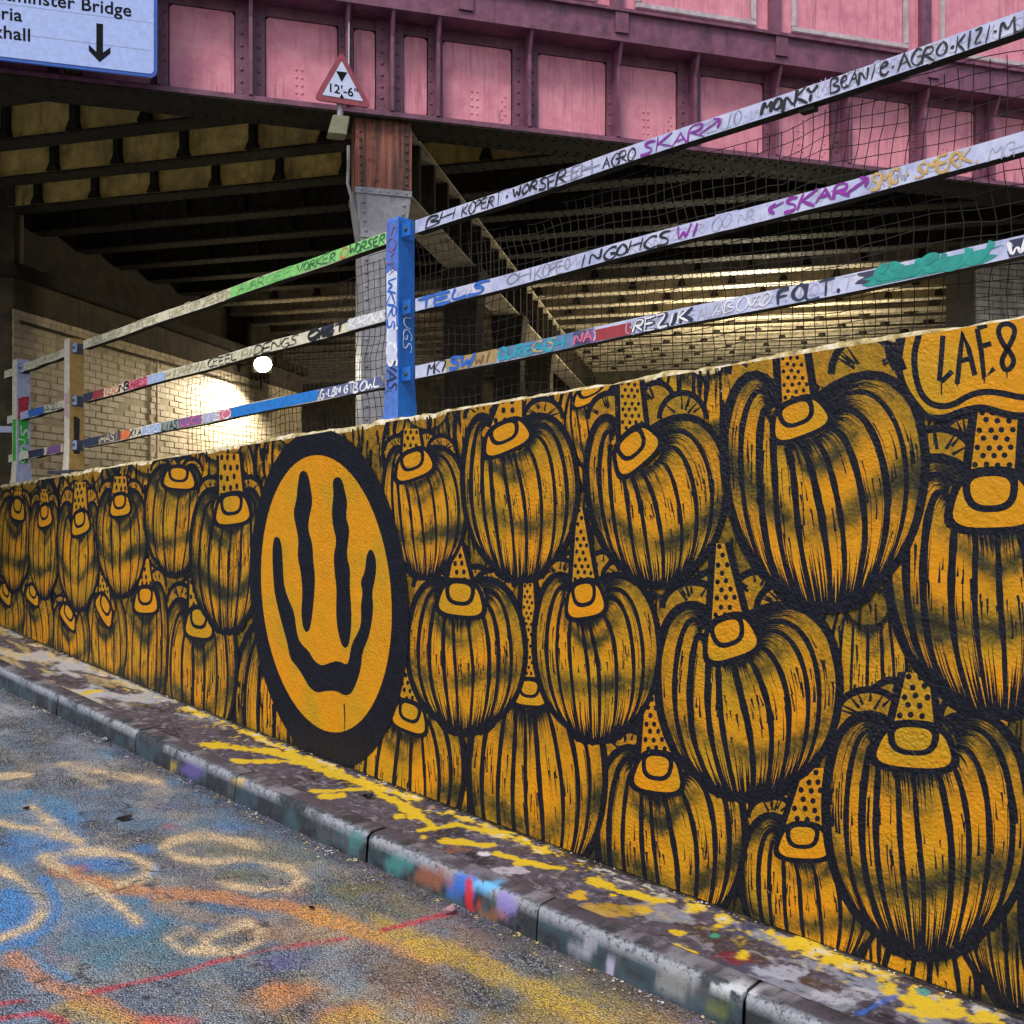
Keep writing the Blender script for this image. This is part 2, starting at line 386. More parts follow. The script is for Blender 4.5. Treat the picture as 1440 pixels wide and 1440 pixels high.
band(RED, [(130,1395),(200,1380),(260,1366),(300,1353),(380,1335),(430,1328),(485,1320)], 6, .9*WEAR, .8, 1.6); band(RED, [(538,1308),(580,1298),(615,1288),(640,1284)], 6, .95, .4, .6)
band(BLUE, [(62,1235),(78,1262),(80,1285),(62,1308),(0,1332)], 9, .85, .4, .5)
CW = 9.5
for pts in ([(0,1158),(50,1166),(103,1181)], [(45,1135),(75,1158),(111,1183)], [(0,1222),(35,1242),(56,1262),(60,1280),(45,1302),(0,1320)],
            [(193,1295),(150,1260),(100,1232),(63,1207),(95,1200),(140,1198),(185,1204),(208,1216),(205,1235),(170,1243)],
            [(362,1192),(330,1180),(277,1175),(240,1183),(230,1192),(248,1206),(297,1212),(353,1210),(405,1220),(427,1237),(405,1250),(360,1251),(307,1240)],
            [(240,1322),(262,1308),(290,1318),(288,1332),(262,1337),(240,1322)], [(288,1320),(318,1308),(345,1298),(368,1306),(362,1325),(335,1338),(280,1337)],
            [(0,1092),(40,1090)], [(90,1075),(140,1085),(225,1100)]):
    band(CREAM, pts, CW*1.7, .40*WEAR, .9, 1.2, 1.5); band((.78,.58,.33), pts, CW*.85, .92*WEAR, .6, 1.5, 1.5)
band((.60,.50,.33), [(95,1078),(120,1098),(145,1105)], 9, .6)
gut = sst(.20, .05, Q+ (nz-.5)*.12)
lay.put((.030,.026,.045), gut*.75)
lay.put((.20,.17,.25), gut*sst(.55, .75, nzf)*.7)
ck = np.abs(fbm(S*1.4+3, Q*1.4, 211, 5)-.5); lay.put((.012,.012,.014), .85*sst(.006, .002, ck)*sst(.45, .55, fbm(S*.9, Q*.9, 213)))
road = grid_mesh('road', np.stack([X, Y, Z], 1), len(ss), len(ws), M['road'], lay.c, lay.a); tag(road, kind='structure')

# pavement
ss = np.concatenate([np.linspace(-7, -2.4, 40)[:-1], np.arange(-2.4, 7.0, .011), np.linspace(7.0, 14, 40)])
ws = np.linspace(0, 1, 58)
S, Q = np.meshgrid(ss, ws, indexing='ij'); S = S.ravel(); Q = Q.ravel()
off = Q*(KW(S)-.1085)
X = P0[0]+D[0]*S+N[0]*off; Y = P0[1]+D[1]*S+N[1]*off
Z = zb(S)+.005*(fbm(S*2, off*2, 2)-.5)+.006*np.exp(-off/.03)
yy = np.maximum(Y, .6); PX = 720+F*X/yy; PY = 720-F*(Z-CZ)/yy; vis = Y > .8
lay = Layer(len(S)); nz = fbm(S*11, off*14, 8, 4); nzf = fbm(S*36, off*36, 13, 3); nzl = fbm(S*2.2, off*8, 31, 4)
lay.put((.19,.17,.22), .45*sst(.5, .68, nzl)); lay.put((.035,.032,.045), .7*sst(.52, .68, fbm(S*4, off*9, 77)))
lay.put((.50,.51,.55), .85*sst(.40, .58, fbm(S*3, off*6, 51))*sst(1.8, 3.6, S)); lay.put((.60,.46,.20), .7*sst(.55, .66, fbm(S*3.4, off*11, 52))*sst(2.4, 4.5, S))  # grey-white coat is sky sheen painted on towards the far end
lay.put((.12,.07,.05), .5*sst(.56, .7, fbm(S*3, off*7, 61))*sst(1.5, -.5, S))
lay.put((.10,.10,.19), .6*sst(.52, .66, fbm(S*3.3, off*8, 63))*sst(-.6, -1.4, S))
lay.put((.30,.33,.40), .7*sst(.57, .66, fbm(S*5, off*12, 64))*sst(-.4, -1.2, S))
yel = (.68,.47,.025)
edge = .035+.05*fbm(S*2.2, S*0, 91)
ynoise = fbm(S*16, off*26, 19, 4)
dens = sst(.52, .40, np.abs(off-edge)/.12)
lay.put(yel, sst(.40, .30, np.abs(off-edge-.005)/.085 - (ynoise-.5)*2.4)*sst(.46, .54, fbm(S*3.6, off*2, 93)+.03)*np.where(S > 3.2, .35, 1))
lay.put((.62,.60,.50), sst(.62, .70, ynoise)*sst(.16, .06, off)*.8)
lay.put(yel, sst(.70, .74, fbm(S*38, off*38, 191, 2))*sst(.34, .05, off)*sst(.40, .52, fbm(S*2, off*2, 192)+.05)); lay.put((.32,.30,.36), .6*sst(.70, .76, fbm(S*30, off*30, 195, 2)))
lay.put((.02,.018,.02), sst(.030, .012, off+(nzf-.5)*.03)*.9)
def pband(col, pts, w, cov=.95, rag=.8):
    dd = dist_poly(PX, PY, pts, 2.0)/w+(nz-.5)*rag*2.4+(nzf-.5)*1.3; lay.put(col, np.where(vis, cov*sst(1.15, .75, dd), 0))
def pblob(col, x, y, rx, ry, cov=.95, rag=.6):
    r = np.hypot((PX-x)/rx, (PY-y)/ry)+(nz-.5)*rag*2.2+(nzf-.5)*1.1; lay.put(col, np.where(vis, cov*sst(1.1, .8, r), 0))
for pts, w in (([(285,1047),(340,1052),(400,1060),(436,1072)], 9), ([(328,1070),(380,1070),(430,1074)], 6), ([(436,1112),(470,1112),(520,1108)], 6), ([(455,1120),(480,1118)], 8),
               ([(440,1078),(500,1098),(560,1130),(610,1160)], 9), ([(590,1168),(640,1160),(700,1170)], 6), ([(625,1182),(660,1186),(690,1188)], 9), ([(700,1200),(740,1212),(790,1222)], 7), ([(830,1240),(880,1255),(930,1268)], 9), ([(120,975),(140,972)], 5)):
    pband(yel, pts, w)
for x, y, rx, ry in ((560,1148,9,4),(578,1149,6,3),(595,1177,5,4),(735,1214,16,5),(905,1281,11,5),(862,1259,7,3),(952,1311,14,5),(960,1343,18,8),(1045,1343,12,8),(1010,1302,9,4),(1130,1325,30,12),(1165,1350,14,7),(1252,1393,9,11),(1290,1405,22,12),(1320,1420,40,16),(1390,1432,24,12),(1270,1420,9,4)):
    pblob(yel, x, y, rx, ry)
pblob((.62,.38,.03), 812, 1259, 16, 6); pblob((.55,.33,.03), 855, 1280, 60, 9, .7); pblob((.68,.45,.03), 930, 1340, 50, 12, .9); pblob((.20,.08,.09), 858, 1297, 15, 6); pblob((.62,.60,.66), 679, 1201, 9, 4); pblob((.55,.52,.60), 720, 1225, 26, 7, .7); pblob((.45,.20,.12), 610, 1202, 14, 4)
pblob((.16,.02,.03), 1035, 1345, 26, 9, .85); pblob(yel, 1045, 1342, 10, 6); pblob((.05,.30,.18), 1004, 1315, 9, 4); pblob((.45,.48,.58), 1100, 1368, 40, 12, .7); pblob((.52,.20,.08), 640, 1195, 30, 5, .5)
pband((.05,.12,.42), [(1210,1425),(1232,1412),(1255,1402)], 6, .9, .4); pblob((.06,.28,.26), 1300, 1395, 9, 5); pblob((.5,.5,.58), 1180, 1400, 50, 12, .6)
pave = grid_mesh('pavement', np.stack([X, Y, Z], 1), len(ss), len(ws), M['pave'], lay.c, lay.a); tag(pave, kind='structure')

# kerb: separate stones laid end to end
mb = MB()
mb.hexa([W(-7, .38, -1.25), W(13, .5, -1.25), W(13, .53, -1.25), W(-7, .41, -1.25), W(-7, .38, -.75), W(13, .5, -.75), W(13, .53, -.75), W(-7, .41, -.75)])
kerb = mb.build('kerb', M['ground']); tag(kerb, kind='structure')
joints = [-6.9,-6.0,-5.1,-4.2,-3.3,-2.45,-1.53] + [ -.62, .42, 1.52, 2.62, 3.72, 4.75, 5.8, 6.85, 7.9, 8.95, 10, 11]
prof = [(-.118,-.16),(-.118,-.006),(-.112,.001),(-.10,.003),(-.03,.001),(-.016,-.002),(-.006,-.009),(0,-.022),(.004,-.06),(.008,-.10),(.010,-.135),(.012,-.22)]
for j in range(len(joints)-1):
    s0, s1 = joints[j]+.0025, joints[j+1]-.0025
    n = 150 if -2.6 < s0 < 6 else 12
    sl = np.linspace(s0, s1, n); dz = random.uniform(-.003, .003); dw = random.uniform(-.003, .003)
    Sg, K = np.meshgrid(sl, np.arange(len(prof)), indexing='ij'); Sg = Sg.ravel(); K = K.ravel()
    pw = np.array([p[0] for p in prof])[K]; pz = np.array([p[1] for p in prof])[K]
    wear = (fbm(Sg*9, K*.7, 12+j)-.5)*.008*((K > 3) & (K < 9))
    o_ = KW(Sg)+pw+dw+wear; z_ = zb(Sg)+pz+dz-np.abs(wear)*.5
    endr = np.minimum(np.abs(Sg-s0), np.abs(Sg-s1)); z_ = z_-np.where((K > 0) & (K < 9), .003*np.exp(-endr/.008), 0)
    X = P0[0]+D[0]*Sg+N[0]*o_; Y = P0[1]+D[1]*Sg+N[1]*o_; yv = np.maximum(Y, .6); PX = 720+F*X/yv; PY = 720-F*(z_-CZ)/yv; vis = Y > .8
    lay = Layer(len(Sg)); nz = fbm(Sg*30, K*1.3, 300+j); nzb = fbm(Sg*5, K*.5, 400+j)
    face = (K >= 8)
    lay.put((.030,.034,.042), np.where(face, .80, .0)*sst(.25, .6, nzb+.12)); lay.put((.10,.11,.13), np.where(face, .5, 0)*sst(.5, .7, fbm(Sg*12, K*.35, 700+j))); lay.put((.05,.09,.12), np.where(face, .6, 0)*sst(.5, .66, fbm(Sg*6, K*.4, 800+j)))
    lay.put((.38,.40,.46), np.where((K == 6) | (K == 7), .72, np.where(K == 5, .5, 0))*sst(.30, .62, fbm(Sg*4, Sg*0, 900+j)+.12)); lay.put((.10,.09,.115), np.where(K <= 4, .75, 0)*sst(.3, .6, nzb+.15))  # pale edge: worn stone plus a highlight put into the colour
    lay.put((.05,.11,.12), np.where(face, .8, 0)*sst(.55, .68, fbm(Sg*8, K*.8, 500+j))*sst(1.5, .6, Sg)*sst(-1.2, -.4, Sg)*.6)
    lay.put((.34,.34,.38), np.where(K < 5, .5, 0)*sst(.48, .66, fbm(Sg*9, K*.6, 600+j)))
    def kb(col, x, y, rx, ry, cov=.9):
        r = np.hypot((PX-x)/rx, (PY-y)/ry)+(nz-.5)*.9; lay.put(col, np.where(vis, cov*sst(1.2, .7, r), 0))
    kb((.03,.14,.55), 648, 1245, 26, 18); kb((.12,.42,.75), 680, 1246, 22, 8); kb((.55,.02,.03), 660, 1258, 6, 26); kb((.50,.03,.03), 668, 1278, 10, 6); kb((.24,.20,.50), 712, 1272, 16, 20); kb((.30,.11,.06), 610, 1235, 30, 18, .7); kb((.32,.12,.05), 690, 1288, 26, 9, .6)
    kb((.40,.30,.05), 243, 1077, 5, 9, .7); kb((.12,.09,.30), 272, 1083, 17, 11, .8); kb((.06,.24,.24), 560, 1215, 20, 16, .7); kb((.05,.20,.2), 500, 1180, 12, 14, .7); kb((.28,.28,.34), 830, 1330, 12, 14, .8); kb((.40,.37,.55), 858, 1365, 6, 20, .85); kb((.4,.42,.5), 815, 1335, 18, 14, .5); kb((.5,.35,.06), 335, 1097, 12, 4, .7)
    kb((.36,.36,.36), 945, 1380, 26, 22, .5); kb((.55,.58,.62), 1040, 1390, 50, 8, .8); kb((.16,.2,.05), 1010, 1420, 22, 12, .6)
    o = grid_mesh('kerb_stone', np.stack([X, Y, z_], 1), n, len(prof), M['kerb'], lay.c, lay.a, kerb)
    bm = bmesh.new(); bm.from_mesh(o.data)
    be = [e for e in bm.edges if e.is_boundary]; bmesh.ops.holes_fill(bm, edges=be, sides=0); bmesh.ops.recalc_face_normals(bm, faces=bm.faces); bm.to_mesh(o.data); bm.free()

# ================================================================== THE PAINTED WALL
WR = thing('painted_wall', W(0, 0, zb(0)), 'long concrete ramp wall covered with a mural of black and orange pumpkins', 'wall')
sl = np.arange(-7, 8.2, .03); ptsl = []; prof = ['b', 'f0', 'f1', 'f2', 'f3', 'f4', 'f5', 't1', 't2', 't3', 'bk']
for s in sl:
    e = (fbm(np.array([s*7.]), np.array([0.]), 5, 4)[0]-.5); e2 = (fbm(np.array([s*19.]), np.array([4.]), 6, 3)[0]-.5); tz = zt(s)+e*.022+e2*.012; bz = zb(s)
    for k, (o_, z_) in enumerate(((0, bz-.3), (0, bz-.02), (0, bz+.3), (0, bz+(tz-bz)*.5), (0, tz-.25), (0, tz-.035), (-.006+e2*.02, tz-.016), (-.022+e*.02, tz-.004), (-.09, tz+.004*e), (-.27, tz-.005), (-.28, bz-.3))):
        ptsl.append(W(s, o_, z_))
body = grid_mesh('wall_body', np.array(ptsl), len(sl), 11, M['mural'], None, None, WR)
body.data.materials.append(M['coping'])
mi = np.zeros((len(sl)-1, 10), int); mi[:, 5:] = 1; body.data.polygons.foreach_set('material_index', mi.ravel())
ik = body.data.attributes.new('ink', 'FLOAT', 'POINT'); ik.data.foreach_set('value', np.tile(np.array([.9,.9,.55,.5,.5,.35,.2,.1,0,0,0]), len(sl)).astype(np.float32))  # denser ink at the foot paints in a contact shadow

class Ink:                                         # paint strokes drawn in picture-plane units, laid on the wall
    def __init__(s, r, bx=0): s.v = []; s.f = []; s.ink = []; s.r = r; s.bx = bx
    def P(s, x, y, lay): s.v.append(((x*s.r+s.bx), y, lay)); return len(s.v)-1
    def ribbon(s, pts, ws, lay, ink=1.0):
        n = len(pts); L = []; R = []
        for j, (x, y) in enumerate(pts):
            x0, y0 = pts[max(j-1, 0)]; x1, y1 = pts[min(j+1, n-1)]; dx, dy = x1-x0, y1-y0; l = math.hypot(dx, dy)+1e-9
            w = (ws[j] if isinstance(ws, (list, tuple, np.ndarray)) else ws)*.5; nx, ny = -dy/l*w, dx/l*w
            L.append(s.P(x+nx, y+ny, lay)); R.append(s.P(x-nx, y-ny, lay)); s.ink += [ink, ink]
        for j in range(n-1): s.f.append((L[j], L[j+1], R[j+1], R[j]))
    def poly(s, pts, lay, ink=0.0):
        ids = [s.P(x, y, lay) for x, y in pts]; s.ink += [ink]*len(pts)
        for t in tessellate_polygon([[Vector((x, y, 0)) for x, y in pts]]): s.f.append(tuple(ids[q] for q in t))
    def disc(s, x, y, rx, ry, lay, ink=1.0, k=9):
        s.poly([(x+rx*math.cos(2*math.pi*i/k), y+ry*math.sin(2*math.pi*i/k)) for i in range(k)], lay, ink)
    def grid(s, pts, vals, nu, nv, lay):
        b = len(s.v)
        for (x, y), q in zip(pts, vals): s.P(x, y, lay); s.ink.append(q)
        for i in range(nu-1):
            for j in range(nv-1): s.f.append((b+i*nv+j, b+(i+1)*nv+j, b+(i+1)*nv+j+1, b+i*nv+j+1))
    def build(s, name, parent, clip=True):
        bm = bmesh.new(); lay = bm.verts.layers.float.new('ink'); vs = []
        for (x, y, l), q in zip(s.v, s.ink):
            off = .0012+l*.001; ss_, z = wall_sz(x, y, off); v = bm.verts.new((ss_, z-zt(ss_), off)); v[lay] = q; vs.append(v)
        for f in s.f:
            try: bm.faces.new([vs[i] for i in f])
            except ValueError: pass
        bmesh.ops.triangulate(bm, faces=[f for f in bm.faces if len(f.verts) > 4])
        if clip:
            bmesh.ops.bisect_plane(bm, geom=bm.verts[:]+bm.edges[:]+bm.faces[:], plane_co=(0,-.022,0), plane_no=(0,1,0), clear_outer=True)
            for v in bm.verts: v.co.y = v.co.y+zt(v.co.x)-zb(v.co.x)
            bmesh.ops.bisect_plane(bm, geom=bm.verts[:]+bm.edges[:]+bm.faces[:], plane_co=(0,.012,0), plane_no=(0,-1,0), clear_outer=True)
            for v in bm.verts: v.co.y = v.co.y+zb(v.co.x)
        else:
            for v in bm.verts: v.co.y = v.co.y+zt(v.co.x)
        for v in bm.verts: v.co = W(v.co.x, v.co.z, v.co.y)
        bm.normal_update()
        nv = Vector((N[0], N[1], 0))
        for f in bm.faces:
            if f.normal.dot(nv) < 0: f.normal_flip()
        me = bpy.data.meshes.new(name); bm.to_mesh(me); bm.free(); me.materials.append(M['mural'])
        return link(name, me, parent)

def bez(p0, p1, p2, p3, t):
    a, b, c, d = (1-t)**3, 3*(1-t)**2*t, 3*(1-t)*t*t, t**3
    return (a*p0[0]+b*p1[0]+c*p2[0]+d*p3[0], a*p0[1]+b*p1[1]+c*p2[1]+d*p3[1])

LAYER = [0.0]; PLACED = []
def level(x0, x1, y0, y1):                    # paint layers: one coat above whatever it overlaps
    b = (x0-14, x1+14, y0-60, y1+14); lv = 0
    for q, l in PLACED:
        if b[0] < q[1] and q[0] < b[1] and b[2] < q[3] and q[2] < b[3]: lv = max(lv, l+1)
    PLACED.append((b, lv)); return lv*.34+.15
def pumpkin(x0, x1, y0, y1, cap=None, cw=50, ch=45, tilt=0, stalk=None, sw=(.5, .8), ribs=10, seed=0, dark=1.0):
    rnd = random.Random(seed*131+int(x0)); bx = (x0+x1)/2; r = (bx+800)*math.cos(A)/F
    k = Ink(r, bx); hw = (x1-x0)/2/r; H = y1-y0; L = level(x0, x1, min(y0, stalk[1]+60 if stalk else y0), y1)
    cx, cy = ((cap[0]-bx)/r, cap[1]) if cap else (0, y0+.08*H)
    rw, rh = cw/2/r, ch/2
    ph = [rnd.uniform(0, 6.28) for _ in range(8)]
    def mer(phi, t):
        ap = abs(phi); th = phi*math.radians(148)
        p0 = (cx+rw*1.12*math.sin(th), cy+rh*1.12*math.cos(th))
        xf = hw*(.82*phi+.18*math.sin(phi*math.pi/2))
        p3 = (xf*(.66-.18*ap)+hw*.02*math.sin(ph[7]+phi*3), y1-H*.085*ap**2.0)
        sh = ap**1.1
        yc = (p0[1]+.22*(y1-p0[1]))*(1-sh)+(y0-.36*(p0[1]-y0)-.10*H*ap)*sh
        p1 = (p0[0]+(xf-p0[0])*(.35+.75*ap), yc)
        p2 = (xf*(1.40-.06*ap), y0+H*(.66+.04*ap))
        x, y = bez(p0, p1, p2, p3, t)
        return (x+hw*.008*math.sin(9*t+ph[0]+phi*5), y)
    # back lobes behind the stalk
    if cap:
        for sgn in (-1, 1):
            for q, (fx, fy, ra, rb) in enumerate(((.52, .55, .34, .34), (.24, .80, .26, .30))):
                tx = cx+(sgn*hw-cx)*fx; ty = cy+(y0-cy)*fy*1.1; rx, ry = hw*ra, max((cy-y0)*.75, .16*H)*rb*2.1
                n = 16; ring = [(tx+rx*math.cos(math.pi*2*i/n), ty+ry*math.sin(math.pi*2*i/n)) for i in range(n)]
                lb = L-.06-.03*q-.004*(sgn+1)
                k.poly(ring, lb, .25); k.ribbon([(tx+rx*math.cos(math.pi*(1+i/12)), ty+ry*math.sin(math.pi*(1+i/12))) for i in range(13)], hw*.075, lb+.012)
                for _ in range(7):
                    an = rnd.uniform(1.1, 1.9)*math.pi; r0 = rnd.uniform(.3, .6)
                    k.ribbon([(tx+rx*r0*math.cos(an), ty+ry*r0*math.sin(an)), (tx+rx*.95*math.cos(an), ty+ry*.95*math.sin(an))], [hw*.035, hw*.01], lb+.02+rnd.random()*.004)
    # dark silhouette
    rim = [mer(-1, t/18) for t in range(19)]+[mer(-1+p/10, 1) for p in range(1, 21)]+[mer(1, 1-t/18) for t in range(1, 19)]
    k.ribbon(rim, hw*.10, L-.012)
    # body
    nu, nv = 29, 21; pts = []; vals = []; a1 = rnd.uniform(.6, 1.15); a2 = rnd.uniform(.6, 1.05); tb = rnd.uniform(.62, .76)
    for i in range(nu):
        phi = -1+2*i/(nu-1)
        for j in range(nv):
            t = j/(nv-1); pts.append(mer(phi, t))
            n3 = min(1, max(0, .62+.45*math.sin(phi*3.1+ph[2])*math.sin(phi*6.7+ph[5])))
            n1 = .5+.5*math.sin(phi*5+ph[1])*math.sin(phi*2.3+ph[2]); n2 = .5+.5*math.sin(phi*4.1+ph[3]+t*3)
            q = .72*math.exp(-((t-.05-.03*n1)/.09)**2)+a1*(.15+.6*n2)*math.exp(-((t-.25-.06*n1)/.08)**2)
            q += a2*(.20+.80*n3)*math.exp(-((t-tb-.035*math.sin(phi*4+ph[4]))/.062)**2)
            q += .28*abs(phi)**5+.18*math.exp(-((t-1)/.06)**2)+.10*max(0, math.sin(phi*9+ph[5])*math.sin(t*8+ph[6]))
            vals.append(min(.86, q*dark))
    k.grid(pts, vals, nu, nv, L)
    # ribs
    for i in range(ribs+1):
        phi = -1+2*i/ribs+(rnd.uniform(-.04, .04) if 0 < i < ribs else 0)
        edge = i in (0, ribs); w = hw*(.085 if edge else rnd.uniform(.050, .072))
        n = 20; k.ribbon([mer(phi, t/n) for t in range(n+1)], [w*(.75+.35*math.sin(math.pi*min(1, t/n*1.15))+.10*math.sin(t*1.7+i)) for t in range(n+1)], L+.05+.0023*i)
    k.ribbon([(mer(-1+p/18, 1)[0], mer(-1+p/18, 1)[1]+H*.010*math.sin(p*math.pi/18*ribs)) for p in range(37)], hw*.090, L+.085)
    # hatching
    def dash(phi, t0, t1, w, rev=False):
        ts = [t0+(t1-t0)*q/4 for q in range(5)]; ww = [w*(1-.9*q/4) for q in range(5)]
        if rev: ww = ww[::-1]
        k.ribbon([mer(phi+.012*(q-2)*rnd.uniform(-.3, .3), t) for q, t in enumerate(ts)], ww, L+.10+rnd.random()*.02)
    hs = hw*.026
    for i in range(ribs*12):
        dash(-1+2*(i+rnd.random())/(ribs*12), .01, rnd.uniform(.08, .34), hs*rnd.uniform(.55, 1.05))
    for i in range(int(ribs*5)):
        t = rnd.uniform(.40, .58); dash(rnd.uniform(-.97, .97), t, t+rnd.uniform(.05, .13), hs*rnd.uniform(.6, 1.1), rnd.random() < .5)
    for i in range(ribs*9):
        dash(-1+2*(i+rnd.random())/(ribs*9), rnd.uniform(.70, .92), .992, hs*rnd.uniform(.7, 1.2), True)
    for i in range(ribs):
        t = rnd.uniform(.62, .78); dash(rnd.uniform(-1, 1), t, t+rnd.uniform(.04, .1), hs*rnd.uniform(.5, .9))
    for i in range(ribs*(2 if bx > 480 else 9)):
        t = rnd.uniform(.12, .6); dash(rnd.uniform(-1, 1), t, t+rnd.uniform(.12, .38), hs*rnd.uniform(.35, .7)*(1 if bx > 480 else 1.5), rnd.random() < .5)
    if cap:
        if stalk:
            sx, sy = (stalk[0]-bx)/r, stalk[1]; wt, wb = rw*sw[0], rw*sw[1]; ty = cy-rh*.25; tx = cx-rw*.05
            lft = lambda q: (sx+(tx-sx)*q-(wt+(wb-wt)*q), sy+(ty-sy)*q); rgt = lambda q: (sx+(tx-sx)*q+(wt+(wb-wt)*q), sy+(ty-sy)*q)
            k.ribbon([(sx+(tx-sx)*q/6, sy+(ty-sy)*q/6) for q in range(7)], [2*(wt+(wb-wt)*q/6)+hw*.16 for q in range(7)], L+.125)
            k.poly([lft(0), rgt(0), rgt(1), lft(1)], L+.135, .10)
            step = max(wb*.50, 3.0); row = 0; y = sy+step*.4
            while y < ty-step*.1:
                q = (y-sy)/(ty-sy+1e-6); w_ = wt+(wb-wt)*q; x = -w_+step*(.35+.5*(row % 2))
                while x < w_-step*.25:
                    k.disc(sx+(tx-sx)*q+x+rnd.uniform(-.08, .08)*step, y+rnd.uniform(-.1, .1)*step, step*.27, step*.29, L+.15); x += step
                y += step*.85; row += 1
        ct, st = math.cos(math.radians(tilt)), math.sin(math.radians(tilt))
        def sup(n, sx_, sy_, ox=0, oy=0, ex=3.1, flare=.24):
            o = []
            for i in range(n):
                a_ = 2*math.pi*i/n; c_, s_ = math.cos(a_), math.sin(a_)
                x = math.copysign(abs(c_)**(2/ex), c_); y = math.copysign(abs(s_)**(2/ex), s_); x *= 1+flare*y
                x, y = x*sx_+ox, y*sy_+oy; o.append((cx+x*ct-y*st*.9, cy+x*st+y*ct))
            return o
        k.poly(sup(28, rw*1.16, rh*1.18), L+.165, 1.0)
        k.poly(sup(28, rw*.94, rh*.92), L+.175, .0)
        inner = sup(22, rw*.50, rh*.50, -rw*.05, -rh*.34, 2.8, -.10)
        k.poly(sup(22, rw*.70, rh*.76, -rw*.05, -rh*.36, 2.8, -.1), L+.185, 1.0); k.poly(inner, L+.195, .02)
    return k.build('painted_pumpkin', WR)

# background pumpkins first, then rows from the ground up: upper fruit overlap lower ones
for i, a in enumerate([(1180,1440,1280,1480),(1330,1560,1000,1420),(1150,1290,835,1060),(470,640,1000,1200),(860,1010,1000,1180),(600,760,1020,1200),(330,480,870,1140),(160,300,900,1060),(60,200,880,1030),(-40,90,830,980),
             (985,1120,1020,1260),(540,660,565,720),(640,780,545,700),(770,900,520,690),(925,1060,490,650),(1040,1180,470,640),(1190,1330,440,640),(1330,1520,420,660),(250,370,610,760),(360,470,590,720),(150,270,630,760),(60,170,650,760),(-30,80,665,770),(700,860,850,1050),(880,1000,800,960),(1500,1800,395,760),(1700,2050,330,800),(1460,1800,1250,1700),(1750,2150,1150,1800),(2000,2500,300,900),(2050,2600,1100,2000),(-130,-20,680,800),(-230,-110,690,800),(-330,-210,700,800),(-140,-20,780,900),(-260,-120,770,880)]):
    pumpkin(*a, ribs=8, seed=500+i, dark=1.25)
# loose brush streaks filling the gaps
k = Ink(1); rnd = random.Random(99); lv = max(l for _, l in PLACED)*.34+.45
for i in range(1500):
    x = rnd.uniform(-20, 1480); y0_ = 683-.168*x; y1_ = 884+.378*x; q = rnd.random()
    y = y0_+rnd.random()**1.6*(y1_-y0_); r = (x+800)*math.cos(A)/F; ln = rnd.uniform(12, 46)*r*1.3; w = rnd.uniform(2.0, 6.5)*r*(.7 if rnd.random() < .6 else 1.3)
    x2 = x+rnd.uniform(-4, 4)*r; k.ribbon([(x, y), ((x+x2)/2+rnd.uniform(-1, 1), y+ln*.5), (x2, y+ln)], [w*.8, w, w*.15], lv+rnd.random()*.05)
tag(k.build('painted_streaks', WR), kind='stuff')
PLACED.append(((-100, 1600, 300, 1600), max(l for _, l in PLACED)+1))
PK = [ # x0,x1,y0,y1,cap,cw,ch,tilt,stalk,sw
 (1045,1245,1128,1375,(1130,1184),68,50,2,(1146,1080),(.45,.85),9),
 (840,1048,1040,1320,(925,1087),64,56,6,(918,966),(.30,.72),9),
 (660,852,962,1250,(745,974),44,38,4,(743,820),(.30,.62),9),
 (495,652,985,1200,(576,1008),46,42,14,(570,913),(.12,.72),8),
 (1162,1448,985,1345,(1286,1050),104,64,4,(1290,946),(.30,.62),10),
 (228,332,828,1060,(280,876),36,44,4,(276,813),(.5,.75),7),(166,236,812,1030,(205,844),31,38,0,(205,786),(.25,.75),7),(122,178,830,990,(147,856),25,34,38,(146,804),(.4,.7),6),(74,126,842,970,(96,866),22,28,30,(96,834),(.4,.7),6),(32,76,822,950,(46,836),17,26,20,(44,810),(.4,.7),6),(-16,34,812,930,(8,834),16,28,24,(8,798),(.4,.7),6),
 (1248,1565,615,1005,(1396,704),112,82,-2,(1404,573),(.50,.56),10),
 (926,1182,828,1122,(1027,897),70,60,-16,(1013,764),(.16,.72),10),
 (752,926,795,1042,(823,843),50,52,-8,(815,714),(.14,.72),9),
 (573,738,815,1030,(648,842),60,50,4,(645,763),(.10,.66),9),
 (-4,43,698,832,(25,716),18,32,6,(26,686),(.5,.8),6),(40,84,700,842,(63,725),18,32,-8,(62,688),(.5,.8),6),(80,141,692,858,(113,735),24,34,-10,(113,678),(.6,.9),6),(136,206,682,838,(169,710),27,32,-4,(169,670),(.6,.9),6),(203,287,656,808,(252,672),42,32,2,None,(0,6),6),(268,372,680,888,(327,716),46,44,-4,(322,638),(.6,.75),8),
 (540,656,622,812,(582,653),50,40,-14,(578,603),(.4,.6),8),
 (652,812,572,815,(712,614),62,42,-18,(720,558),(.45,.75),9),
 (828,1022,562,822,(893,631),64,52,-36,(884,518),(.40,.55),9),
 (1022,1302,486,855,(1124,588),76,52,-20,(1112,480),(.42,.55),10),
]
